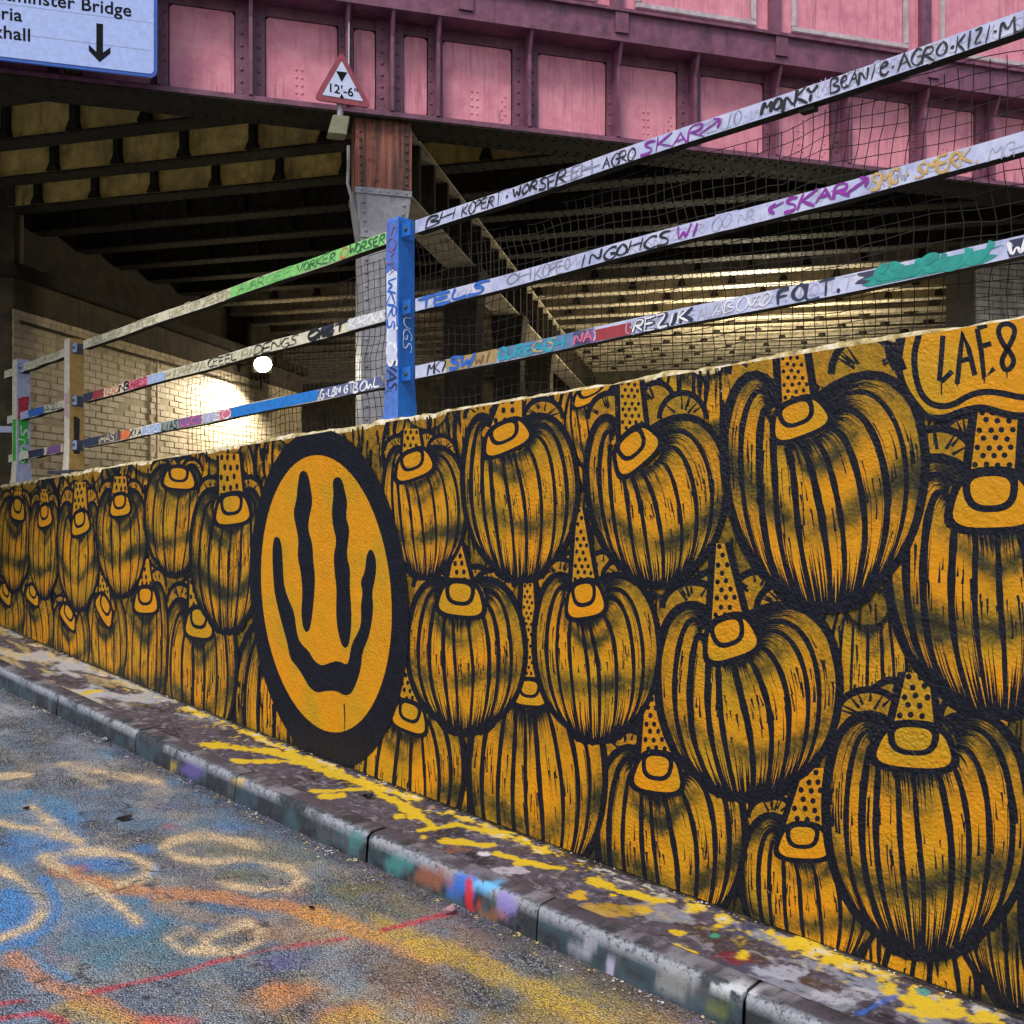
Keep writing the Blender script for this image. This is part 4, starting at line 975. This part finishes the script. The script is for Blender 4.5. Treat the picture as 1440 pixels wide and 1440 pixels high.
def strokes(m, text, place, w, aspect, rnd, slant=.12, jit=.08):
    """place(x, y, lay) maps text units (x along 0..1, y 0..1 up) to space"""
    n = len(text)
    for i, chh in enumerate(text):
        if chh == ' ': continue
        dy = rnd.uniform(-jit, jit); sc = rnd.uniform(.88, 1.18); slant = rnd.uniform(.0, .32)
        for stv in GL.get(chh, GL['O']):
            pts = [((i+.02+.98*(x+slant*(y-.5))*sc)/n, .5+(y-.5)*sc+dy+rnd.uniform(-.06, .06)) for x, y in stv]
            pts = smooth_open(pts, 2) if len(pts) > 2 else [pts[0], ((pts[0][0]+pts[1][0])/2+rnd.uniform(-.03, .03)/n, (pts[0][1]+pts[1][1])/2), pts[1]]
            lay = rnd.uniform(0, .0006); ph = rnd.uniform(0, 6)
            for j, (x, y) in enumerate(pts):
                x0, y0 = pts[max(j-1, 0)]; x1, y1 = pts[min(j+1, len(pts)-1)]; dx, dyy = (x1-x0)*aspect, y1-y0; l = math.hypot(dx, dyy)+1e-9
                ww = w*.5*(1+.35*math.sin(ph+j*.45))*(.6 if j in (0, len(pts)-1) else 1); nx, ny = -dyy/l*ww/aspect, dx/l*ww
                ex = .12*w/aspect*(1 if j == len(pts)-1 else -1 if j == 0 else 0)
                m.v += [place(x+nx+ex, y+ny, lay), place(x-nx+ex, y-ny, lay)]
            b = len(m.v)-2*len(pts)
            for j in range(len(pts)-1): m.f.append((b+2*j, b+2*j+2, b+2*j+3, b+2*j+1)); m.mi.append(0)
def rtext(key, text, x0, x1, mat, w=.13, lo=-.8, hi=.8, lift=.0030):
    s0, s1 = px_s(x0, key), px_s(x1, key); rnd = random.Random(text+str(x0)); m = MB()
    place = lambda x, y, lay: W(s0+(s1-s0)*x, RO_+lift+lay, rail_z(key, s0+(s1-s0)*x)+RH*(lo+(hi-lo)*y))
    strokes(m, text, place, w, abs(s1-s0)/(RH*(hi-lo)), rnd)
    return tag(m.build('graffiti_tag', mat, rails[key][0]), kind='stuff')
BK = pmat('black_marker', (.010,.010,.014)); GRY = pmat('faded_grey_marker', (.24,.24,.32)); PUR = pmat('purple_marker', (.22,.02,.30)); GLD = pmat('gold_marker', (.50,.32,.11)); WHT = pmat('white_marker', (.75,.75,.80)); BLU = pmat('blue_spray', (.03,.12,.48)); TEA = pmat('teal_spray', (.015,.27,.24)); RDD = pmat('dull_red_spray', (.30,.035,.045)); GRN = pmat('light_green_spray', (.22,.56,.17)); DGR = pmat('dark_green_marker', (.03,.13,.05)); OCH = pmat('ochre_spray', (.36,.26,.11)); DKB = pmat('dark_navy_spray', (.025,.03,.07)); LAV = pmat('lavender_spray', (.42,.42,.62)); SKY = pmat('pale_blue_spray', (.32,.42,.66)); PNK = pmat('pink_spray', (.62,.14,.24)); VIO = pmat('violet_spray', (.22,.10,.28)); ORA = pmat('orange_spray', (.65,.16,.05)); CRM = pmat('cream_spray', (.68,.63,.46)); OLI = pmat('faded_olive_marker', (.38,.36,.22))
for t, a, b, mat, w in (('BH', 600, 640, BK, .16), ('KOPERI', 650, 706, BK, .13), ('.', 708, 718, BK, .2), ('WORSER', 722, 796, BK, .17), ('EH-', 804, 846, GRY, .16), ('AGRO', 848, 894, BK, .12), ('SKAR>', 902, 1014, PUR, .17), ('IO.', 1020, 1055, GRY, .06), ('MONKY', 1072, 1150, BK, .22), ('BeANIe', 1168, 1250, BK, .14), ('.', 1250, 1262, BK, .16), ('AGRO', 1263, 1334, BK, .12), ('.', 1334, 1344, BK, .18), ('KIZI', 1345, 1396, BK, .12), ('.', 1396, 1404, BK, .2), ('MUL', 1406, 1466, BK, .13)): rtext('rt', t, a, b, mat, w)
for t, a, b, mat, w in (('TELS', 588, 686, BLU, .30), ('OH', 712, 748, GRY, .12), ('KOPEO', 752, 804, GRY, .08), ('INGOHCS', 812, 944, BK, .17), ('WI', 952, 988, PUR, .18), ('OO', 1000, 1030, GRY, .05), ('<SKAR>', 1080, 1222, PUR, .20), ('SMC', 1224, 1266, GLD, .16), ('.', 1270, 1284, GLD, .2), ('SMERK,', 1288, 1384, GLD, .17)): rtext('rm', t, a, b, mat, w)
patch('rl', 628, 700, OCH); patch('rl', 700, 830, pmat('blue_grey_spray', (.10,.20,.36))); patch('rl', 836, 888, RDD, -.9, .7); patch('rl', 806, 836, VIO)
for t, a, b, mat, w in (('MK7', 602, 628, BK, .14), ('SW', 632, 664, BLU, .40), ('WI', 668, 694, pmat('brown_spray', (.18,.10,.06)), .2), ('OUREACH', 700, 792, pmat('bright_teal_spray', (.03,.30,.42)), .26), ('CS', 748, 784, GLD, .15), ('NA', 808, 834, PNK, .2), ('REZIK', 892, 976, DKB, .34), ('REZIK', 892, 970, WHT, .16), ('ABOVO', 1004, 1084, WHT, .09), ('FOLT,', 1094, 1192, DKB, .24)): rtext('rl', t, a, b, mat, w, lift=.0034 if mat is not DKB else .0026)
patch('rl', 1206, 1236, pmat('smoky_black_spray', (.05,.045,.09)), -.6, .8, .03, lift=.0012); patch('rl', 1216, 1392, TEA, -.95, .55, .05); rtext('rl', 'OUCUJ', 1232, 1392, TEA, .55, -.5, .95); patch('rl', 1418, 1470, DKB, -.9, .9, .02); rtext('rl', 'WV', 1418, 1470, WHT, .18)
patch('lt', 322, 545, GRN, rag=.05)
for t, a, b, mat, w in (('AVAR', 335, 372, DGR, .1), ('OEE', 374, 412, pmat('mid_green_marker', (.12,.40,.11)), .16), ('VORKER', 418, 474, DGR, .17), ('O', 478, 490, ORA, .15), ('WORSER', 492, 543, DGR, .18), ('OLEAST', 130, 200, OLI, .13), ('EPK', 200, 222, OLI, .15), ('LAPTOR', 238, 282, OLI, .12), ('JAEST', 284, 316, OLI, .15)): rtext('lt', t, a, b, mat, w)
patch('lm', 117, 130, DKB); patch('lm', 130, 146, RDD); patch('lm', 180, 208, PNK); patch('lm', 208, 232, SKY); patch('lm', 452, 470, DKB); patch('lm', 490, 541, pmat('grey_white_spray', (.52,.55,.56)))
for t, a, b, mat, w in (('CERS', 148, 168, ORA, .16), ('NB', 168, 182, BK, .25), ('ARES', 184, 206, RDD, .18), ('MIARVA', 232, 290, OLI, .14), ('CEEEL', 292, 334, BK, .15), ('DENGS', 358, 420, BK, .13), ('OKT', 432, 490, BK, .42), ('KAROKA', 492, 540, WHT, .2), ('HI', 340, 356, OLI, .2)): rtext('lm', t, a, b, mat, w)
patch('ll', 117, 140, DKB); patch('ll', 140, 170, pmat('brown_black_spray', (.10,.07,.08))); patch('ll', 168, 182, ORA); patch('ll', 200, 226, SKY); patch('ll', 226, 252, pmat('grey_green_spray', (.22,.27,.26))); patch('ll', 252, 284, VIO); patch('ll', 286, 306, LAV); patch('ll', 308, 325, PNK); patch('ll', 325, 447, pmat('bright_blue_spray', (.012,.17,.56)), rag=.004); patch('ll', 449, 538, pmat('slate_blue_spray', (.10,.12,.26)))
for t, a, b, mat, w in (('MASI', 142, 168, CRM, .14), ('XIA', 182, 200, BK, .2), ('SES', 204, 224, WHT, .12), ('LIAS', 228, 250, BK, .16), ('LUCI', 254, 284, PNK, .14), ('ISO', 288, 324, WHT, .15), ('G.LBN', 450, 480, WHT, .18), ('GTB', 484, 504, WHT, .2), ('OWL', 506, 536, WHT, .17)): rtext('ll', t, a, b, mat, w)
patch('em', 40, 62, BLU); patch('em', 30, 40, SKY); patch('el', 40, 62, DKB); patch('el', 66, 86, VIO); rtext('em', 'AZL', 62, 88, BK, .14); rtext('et', 'LARAPP', 50, 86, OLI, .13)

# faded older scribbles under the newer tags
FNT = pmat('ghost_grey_marker', (.34,.34,.44)); FN2 = pmat('ghost_violet_marker', (.40,.36,.52)); rnd = random.Random(41); AL = 'ABCEGHKLMNORSTUVWZ'
for key, xa, xb in (('rt', 600, 1440), ('rm', 600, 1440), ('rl', 880, 1210), ('lt', 125, 320), ('lm', 235, 430), ('et', 10, 90)):
    x = xa
    while x < xb:
        ln = rnd.uniform(28, 70)*(x+800)/1900; n_ = rnd.randint(3, 6)
        if rnd.random() < .75: rtext(key, ''.join(rnd.choice(AL) for _ in range(n_)), x, x+ln, (FNT if rnd.random() < .6 else FN2) if key[0] == 'r' else OLI, rnd.uniform(.06, .12), rnd.uniform(-.95, -.5), rnd.uniform(.4, .95), .0012)
        x += ln*rnd.uniform(.8, 1.6)
# posts
def post(px, topy, side, front, key, wd=.050, dp=.058):
    s, zt_ = wall_sz(px, topy, -.1); m = MB(); z0 = zt(s)-.01; zm = z0+.22
    def sec(z, f): return [W(s+wd*f, -.1+dp*f, z), W(s-wd*f, -.1+dp*f, z), W(s-wd*f, -.1-dp*f, z), W(s+wd*f, -.1-dp*f, z)]
    zs = [(z0, 1.32), (z0+.05, 1.18), (zm, 1.02), (zt_-.02, 1.0), (zt_, .88)]
    for z, f in zs: m.v += sec(z, f)
    for i in range(len(zs)-1):
        b = i*4
        for q in range(4): m.f.append((b+q, b+(q+1) % 4, b+4+(q+1) % 4, b+4+q)); m.mi.append(1 if q == 0 else 0)
    b = (len(zs)-1)*4; m.f.append((b, b+1, b+2, b+3)); m.mi.append(0)
    p = m.build('post', [side, front], RL); 
    return p, s, zt_
BLP = paint_mat('bright_blue_post_paint', (.012,.13,.50), .2, .38, 14, .15, (.01,.04,.16), .3)
p1, s1, z1 = post(563, 309, BLP, pmat('mid_blue_post_paint', (.07,.16,.52)), 0)
p2, s2, z2 = post(104, 477, pmat('ochre_brown_post_paint', (.42,.25,.065)), pmat('cream_post_paint', (.68,.62,.52)), 1)
p3, s3, z3 = post(30, 506, pmat('lilac_post_paint', (.40,.42,.62)), pmat('pale_cream_post_paint', (.66,.58,.46)), 2)
p4, s4, z4 = post(563, 309, BLP, BLP, 3); p4.location = Vector(W(-4.07, 0, 0))-Vector(W(s1, 0, 0))+Vector((0, 0, .0449*(s1+4.07)))
# tags running down the posts
def ptext(p, s, zlo, zhi, text, mat, face, w=.14, half=.040):
    m = MB(); rnd = random.Random(text)
    if face == 'front': place = lambda x, y, lay: W(s+half*(y-.5)*-2, -.1+.0615+lay+.001, zhi+(zlo-zhi)*x)
    else: place = lambda x, y, lay: W(s-.0535-lay-.001, -.1+half*(1-2*y), zhi+(zlo-zhi)*x)
    strokes(m, text, place, w, (zhi-zlo)/(2*half), rnd); return tag(m.build('graffiti_tag', mat, p), kind='stuff')
def pquad(p, s, z0, z1, mat, face, half=.05):
    m = MB(); rnd = random.Random(int(z0*1e4)); 
    f = (lambda x, z: W(s-x, -.1+.0612, z)) if face == 'front' else (lambda x, z: W(s-.0532, -.1-x, z))
    m.poly([f(-half, z0+rnd.uniform(-.02, .02)), f(0, z0+rnd.uniform(-.03, .03)), f(half, z0+rnd.uniform(-.02, .02)), f(half*.8, (z0+z1)/2), f(half, z1+rnd.uniform(-.02, .02)), f(0, z1+rnd.uniform(-.03, .03)), f(-half, z1+rnd.uniform(-.02, .02)), f(-half*.9, (z0+z1)/2)])
    return m.build('paint_patch', mat, p)
pquad(p1, s1, z1-.80, z1-.30, pmat('white_blue_spray', (.55,.60,.78)), 'front', .045)
ptext(p1, s1, z1-.32, z1-.03, 'SOMA', VIO, 'front', .10, .032); ptext(p1, s1, z1-.62, z1-.33, 'WKRS', BLU, 'front', .16, .034); ptext(p1, s1, z1-.82, z1-.60, 'LCS', WHT, 'front', .18); ptext(p1, s1, z1-1.0, z1-.78, 'VASE', DKB, 'front', .14)
ptext(p1, s1, z1-.72, z1-.48, 'AUGS', pmat('pale_blue_marker', (.55,.68,.88)), 'side', .12, .028)
pquad(p2, s2, z2-.95, z2-.66, BK, 'side', .026); pquad(p2, s2, z2-.66, z2-.44, pmat('faint_pink_spray', (.60,.40,.42)), 'front', .04)
pquad(p3, s3, z3-.54, z3-.34, pmat('strong_red_spray', (.45,.02,.04)), 'side', .05); pquad(p3, s3, z3-.93, z3-.55, pmat('strong_green_spray', (.04,.42,.05)), 'front', .036); pquad(p3, s3, z3-.78, z3-.53, pmat('strong_green_spray', (.04,.42,.05)), 'side', .045); pquad(p3, s3, z3-.95, z3-.80, pmat('strong_green_spray', (.04,.42,.05)), 'side', .04); ptext(p3, s3, z3-.95, z3-.6, 'SNS', WHT, 'side', .13)
# fixing plates and bolts at the posts
for key, s, sg in (('rt', s1, -1), ('rm', s1, -1), ('rl', s1, -1), ('lt', s2, -1), ('lm', s2, -1), ('ll', s2, -1), ('et', s3, -1)):
    m = MB(); a, b = s-.0535, s-.125; z = rail_z(key, s-.1)
    m.box(W, b, a, RO_-.002, RO_+.007, z-RH-.004, z+RH+.004); pl = m.build('fixing_plate', BLP if s == s1 else pmat('pale_blue_plate', (.30,.36,.60)), RL, bevel=.002)
    m = MB(); m.rivet(W((a+b)/2, RO_+.007, z), (N[0], N[1], 0), .014, 6, 0, .9); m.build('bolt', M['bolt'], pl)
    m = MB(); a2 = s+.0585 if s != s3 else s+.0585
    m.box(W, s-.0535, s-.0515, -.155, -.06, z-RH-.01, z+RH+.01); m.build('end_plate', BLP if s == s1 else M['bolt'], RL)
# splice joint on the middle bar
for key, px in (('rm', 1037), ('rt', 1132)):
    s = px_s(px, key); z = rail_z(key, s); m = MB()
    if key == 'rm': m.box(W, s-.002, s+.10, RO_-.001, RO_+.0022, z-RH-.002, z+RH+.002); m.build('splice_sleeve', M['rail'], RL)
    else:
        m.box(W, s-.03, s+.03, RO_-.05, RO_-.01, z-RH-.022, z-RH); m.build('clamp', M['wire'], RL)
# base plate by the brown post
m = MB(); m.box(W, s2-.1, s2+.34, -.19, -.02, zt(s2)+.002, zt(s2)+.03); m.build('base_plate', M['bolt'], RL, bevel=.004)
# end of a second railing at the far left
R2 = MB(); sA, zA = wall_sz(19, 604, -.16); R2.box(frame(W(sA, -.16, 0)[:2], np.array([-.95, -.31]), np.array([.31, -.95])), 0, 1.2, -.02, .02, zA-.028, zA+.028)
r2 = R2.build('rail_end', M['rail']); tag(r2, 'short pale blue rail end at the left edge, meeting the outermost post', 'rail')

# ================================================================== WIRE NETTING
def netting(name, label, s0, s1, ztop, zbot, seed, hole=None):
    m = MB(); p = .050; off0 = -.155; r = .0020
    def disp(s, z):
        a = fbm(np.array([s*1.7+seed]), np.array([z*2.1]), seed)[0]-.5; b = fbm(np.array([s*1.3]), np.array([z*1.9+seed]), seed+5)[0]-.5; c = fbm(np.array([s*.9]), np.array([z*.8]), seed+9)[0]-.5
        d = fbm(np.array([s*6]), np.array([z*6]), seed+3, 2)[0]-.5
        return s+a*.13+d*.018, z+b*.15+d*.018, off0+c*.06
    def run(pts):
        if len(pts) > 1: m.tube([W(a, o, z) for a, z, o in pts], r, 3, 0, False)
    s = s0
    while s < s1:
        z = zbot(s); pts = []
        while z < ztop(s):
            q = disp(s, z)
            if hole and hole(s, z):
                run(pts); pts = []
            else: pts.append(q)
            z += .06
        run(pts); s += p
    z = min(zbot(s0), zbot(s1)); zmax = max(ztop(s0), ztop(s1))
    while z < zmax:
        s = s0; pts = []
        while s < s1:
            if zbot(s) <= z <= ztop(s) and not (hole and hole(s, z)): pts.append(disp(s, z))
            else: run(pts); pts = []
            s += .06
        run(pts); z += p
    o = m.build(name, M['wire']); tag(o, label, 'netting', 'wire netting on the railing'); return o
netting('wire_netting', 'black wire netting hung behind the bars right of the blue post', -3.9, s1-.07, lambda s: rail_z('rt', s)-.02-(.10 if s > -.4 else 0)*max(0, 1-abs(s-.1)/.5), lambda s: zt(s)-.03, 3)
sL = wall_sz(262, 560, -.155)[0]
def ltop(s):
    q = (s-(s1+.07))/(sL-s1); return rail_z('lt', s)-.03-.45*min(1, max(0, q*2.2-.25))
netting('wire_netting', 'frayed black wire netting left of the blue post with a curled left edge', s1+.08, sL, ltop, lambda s: zt(s)-.03, 23)

# ================================================================== SIGNS
def glyphs(name, text, size, mat, parent, origin, xa, ya, za, align='LEFT', bold=.012, ext=.0008):
    cu = bpy.data.curves.new(name, 'FONT'); cu.body = text; cu.size = size; cu.align_x = align; cu.offset = bold*size; cu.extrude = ext; cu.space_character = 1.04
    ob = bpy.data.objects.new(name, cu); C.objects.link(ob)
    dg = bpy.context.evaluated_depsgraph_get(); me = bpy.data.meshes.new_from_object(ob.evaluated_get(dg)); bpy.data.objects.remove(ob)
    mt = Matrix(((xa[0], ya[0], za[0], origin[0]), (xa[1], ya[1], za[1], origin[1]), (xa[2], ya[2], za[2], origin[2]), (0, 0, 0, 1)))
    me.transform(mt); me.materials.clear(); me.materials.append(mat); return link(name, me, parent)
GX, GU, GZ = (GD[0], GD[1], 0), (0, 0, 1), (GN[0], GN[1], 0)
SO = .26
DS = thing('direction_sign', G(*(g_uz(110, 98, SO)[0], SO, g_uz(110, 98, SO)[1])), 'pale blue road direction sign with a downward black arrow hung on the girder', 'sign')
ur, zr = g_uz(221, 109, SO); ul = ur-2.9; zt2 = zr+1.1
SB = flat_mat('sign_border_blue', (.015,.085,.42), .35, .5); SW = flat_mat('sign_face_pale_blue', (.36,.46,.80), .4, .3, .10, .02); SK = flat_mat('sign_black', (.006,.006,.009), .6, .08)
def rrect(u0, u1, z0, z1, r, off):
    o = []
    for cx_, cz_, a0 in ((u1-r, z1-r, 0), (u0+r, z1-r, 90), (u0+r, z0+r, 180), (u1-r, z0+r, 270)):
        for q in range(5): an = math.radians(a0+q*22.5); o.append(G(cx_+r*math.cos(an), off, cz_+r*math.sin(an)))
    return o
def plate(u0, u1, z0, z1, r, o0, o1):
    m = MB(); a = rrect(u0, u1, z0, z1, r, o1); b = rrect(u0, u1, z0, z1, r, o0); n = len(a); m.v = a+b
    m.f = [tuple(range(n)), tuple(range(n, 2*n))[::-1]]+[(i, (i+1) % n, n+(i+1) % n, n+i) for i in range(n)]; m.mi = [0]*len(m.f); return m
plate(ul, ur, zr, zt2, .05, SO-.03, SO-.008).build('sign_border', SB, DS)
bw = .022; plate(ul+bw, ur-bw, zr+bw, zt2-bw, .03, SO-.008, SO-.004).build('sign_panel', SW, DS)
m = MB(); m.box(G, ul+.1, ur-.1, SO-.10, SO-.031, zr+.12, zr+.17); m.box(G, ul+.1, ur-.1, SO-.10, SO-.031, zr+.7, zr+.75); m.box(G, ur-.6, ur-.5, .0, SO-.10, zr+.05, zr+.8); m.box(G, ul+.5, ul+.6, .0, SO-.10, zr+.05, zr+.8); m.build('sign_bracket', M['steel'], DS)
for x, y, tx in ((185, 23, 'Westminster Bridge'), (31, 30, 'Victoria'), (43.5, 58, 'Vauxhall')):
    u, z = g_uz(x, y, SO); glyphs('sign_lettering', tx, .119, SK, DS, G(u, SO-.003, z), GX, GU, GZ, 'RIGHT', .014)
for y0, y1 in ((28, 32), (66, 71)):
    u, z = g_uz(215, y1, SO); m = MB(); m.box(G, ul+.03, u, SO-.004, SO-.0032, z-.002, z+.002); m.build('panel_joint', flat_mat('sign_joint_grey', (.25,.30,.45)), DS)
u, z = g_uz(140, 60, SO); m = MB()
for pts in ([(-.021,.13),(.021,.13),(.021,-.055),(-.021,-.055)], [(-.068,-.02),(-.021,-.062),(0,-.082),(0,-.13),(-.068,-.062)], [(.068,-.02),(.068,-.062),(0,-.13),(0,-.082),(.021,-.062)], [(-.021,-.055),(.021,-.055),(.021,-.064),(0,-.083),(-.021,-.064)]):
    m.poly([G(u+x, SO-.0028, z+y) for x, y in pts])
m.build('arrow', SK, DS)
# height limit triangle
HO = .32
HS = thing('height_limit_sign', G(g_uz(480, 140, HO)[0], HO, g_uz(480, 140, HO)[1]), 'red bordered triangular height limit sign on a short post beside the rusted column head', 'sign')
tri = [g_uz(x, y, HO) for x, y in ((480, 71), (441, 139), (523, 152))]
def rtri(tr, r, shrink, off):
    c = np.mean(tr, 0); P_ = [np.array(p) for p in tr]; P_ = [c+(p-c)*(1-shrink) for p in P_]; o = []
    for i in range(3):
        p, a, b = P_[i], P_[i-1], P_[(i+1) % 3]; da = (a-p)/np.linalg.norm(a-p); db = (b-p)/np.linalg.norm(b-p)
        for t in np.linspace(0, 1, 6): q = (1-t)**2*(p+da*r)+2*(1-t)*t*p+t*t*(p+db*r); o.append(G(q[0], off, q[1]))
    return o
def tplate(r, sh, o0, o1):
    m = MB(); a = rtri(tri, r, sh, o1); b = rtri(tri, r, sh, o0); n = len(a); m.v = a+b
    m.f = [tuple(range(n)), tuple(range(n, 2*n))[::-1]]+[(i, (i+1) % n, n+(i+1) % n, n+i) for i in range(n)]; m.mi = [0]*len(m.f); return m
tplate(.05, 0, HO-.02, HO).build('sign_border', flat_mat('sign_red', (.24,.045,.065), .45), HS)
tplate(.008, .30, HO+.0002, HO+.003).build('sign_face', flat_mat('sign_white', (.50,.55,.74), .4, .3, .10), HS)
u, z = g_uz(460.5, 128.5, HO); glyphs('sign_lettering', "12'-6\"", .088, SK, HS, G(u, HO+.0042, z), (GX[0], GX[1], -.10), (0, 0, 1), GZ, 'LEFT', .012)
for ps in (((472.5,100),(488.5,102),(480.5,116)), ((477.5,137.5),(484,138.5),(480.5,132))):
    m = MB(); m.poly([G(*(g_uz(x, y, HO)[0], HO+.0036, g_uz(x, y, HO)[1])) for x, y in ps]); m.build('arrow_head', SK, HS)
u, z = g_uz(478.5, 160, HO-.03); m = MB(); m.tube([G(u, HO-.04, z-.05), G(u, HO-.04, z+.30)], .022, 10); m.build('sign_post', M['grey_col'], HS)
u0, z0 = g_uz(477, 176, HO-.03); m = MB()
m.hexa([G(u0-.085, HO-.12, z0-.075), G(u0+.05, HO-.12, z0-.075), G(u0+.05, HO+.0, z0-.075), G(u0-.085, HO+.0, z0-.075), G(u0-.045, HO-.12, z0+.07), G(u0+.075, HO-.12, z0+.07), G(u0+.075, HO-.02, z0+.07), G(u0-.045, HO-.02, z0+.07)])
m.build('sign_light_box', flat_mat('mossy_grey_metal', (.17,.165,.10), .6), HS, bevel=.006)
m = MB(); m.box(G, u0-.02, u0+.06, .05, HO-.12, z0-.0, z0+.03); m.build('sign_arm', M['steel'], HS)

# ================================================================== LITTER AND LOOSE STONES
def ground_pt(px, py, dz, pavement):
    r = np.array([(px-720)/F, 1.]); t = 4.
    for _ in range(60):
        s = (r*t-P0) @ D; t = .5*t+.5*((zb(s)-(0 if pavement else KH)+dz-CZ)/((720-py)/F))
    p = r*t; return (p[0], p[1], zb((p-P0) @ D)-(0 if pavement else KH)+dz)
def leaf(px, py, size, label, mat, rot, cat='leaf', curl=.35, pavement=False):
    c = ground_pt(px, py, .006, pavement); bm = bmesh.new(); n = 8; rows = []
    for i in range(n+1):
        t = i/n; w = math.sin(math.pi*t)**.7*.38*size; z = curl*size*(t-.5)**2
        rows.append([bm.verts.new((size*(t-.5), w*k, z+abs(k)*curl*.3*size)) for k in (-1, 0, 1)])
    for a, b in zip(rows, rows[1:]):
        for k in (0, 1): bm.faces.new((a[k], b[k], b[k+1], a[k+1]))
    bmesh.ops.solidify(bm, geom=bm.faces[:], thickness=.0012)
    me = bpy.data.meshes.new(cat); bm.to_mesh(me); bm.free(); me.materials.append(mat)
    o = link(cat, me); o.location = c; o.rotation_euler = (random.uniform(-.15, .15), random.uniform(-.1, .1), rot); tag(o, label, cat.replace('_', ' ')); return o
dkl = flat_mat('dark_dead_leaf', (.025,.02,.018), .6); leaf(175, 1152, .075, 'small dark curled leaf on the asphalt, nearest the kerb', dkl, .4); leaf(37, 1137, .04, 'tiny dark leaf on the asphalt at the left beside a cream paint line', dkl, 1.2); leaf(438, 1277, .035, 'tiny black leaf on the orange painted stripe', dkl, 2.0)
leaf(632, 1284, .06, 'pink and white paper scrap in the gutter at the end of the red line', flat_mat('pink_paper', (.62,.40,.44), .8), .9, 'paper_scrap', .9)
leaf(146, 1042, .05, 'pale plastic scrap lying against the kerb near the left edge', flat_mat('pale_plastic', (.50,.55,.58), .4), 1.5, 'plastic_scrap', .8)
leaf(518, 1122, .05, 'small black rag of litter on the pavement by the yellow splash', dkl, .2, 'litter_scrap', .9, True)
leaf(397, 1056, .03, 'tiny red scrap on the yellow paint streak by the wall foot', flat_mat('red_scrap', (.40,.03,.02), .6), .2, 'litter_scrap', .9, True)
gm = MB(); rnd = random.Random(5)
for i in range(1500):
    s = rnd.uniform(-2.4, 6.5)
    if i % 3: o_ = float(KW(s))+.015+abs(rnd.gauss(0, .05)); z = float(zb(s))-KH+.002
    else: o_ = abs(rnd.gauss(.012, .02))+.008; z = float(zb(s))+.006
    r = rnd.uniform(.003, .008) if i % 3 else rnd.uniform(.002, .007); c = Vector(W(s, o_, z)); b = len(gm.v)
    for k in range(5): an = k*1.2566+rnd.random()*.5; gm.v.append(tuple(c+Vector((math.cos(an)*r, math.sin(an)*r, rnd.uniform(0, .3)*r))))
    gm.v.append(tuple(c+Vector((0, 0, r*rnd.uniform(.5, 1)))))
    for k in range(5): gm.f.append((b+k, b+(k+1) % 5, b+5)); gm.mi.append(0)
gs = NT('loose_grit', .8, .3); cc = gs.voro(30, out='Color'); sp = gs.n('SeparateColor'); gs.l(cc, sp.inputs[0]); gs.color(gs.ramp(sp.outputs[0], [(.1, (.03,.03,.035)), (.5, (.12,.11,.11)), (.75, (.45,.36,.12)), (.95, (.50,.50,.52))]))
tag(gm.build('loose_grit', gs.m), 'loose grit and paint flakes along the gutter and wall foot', 'grit', kind='stuff')
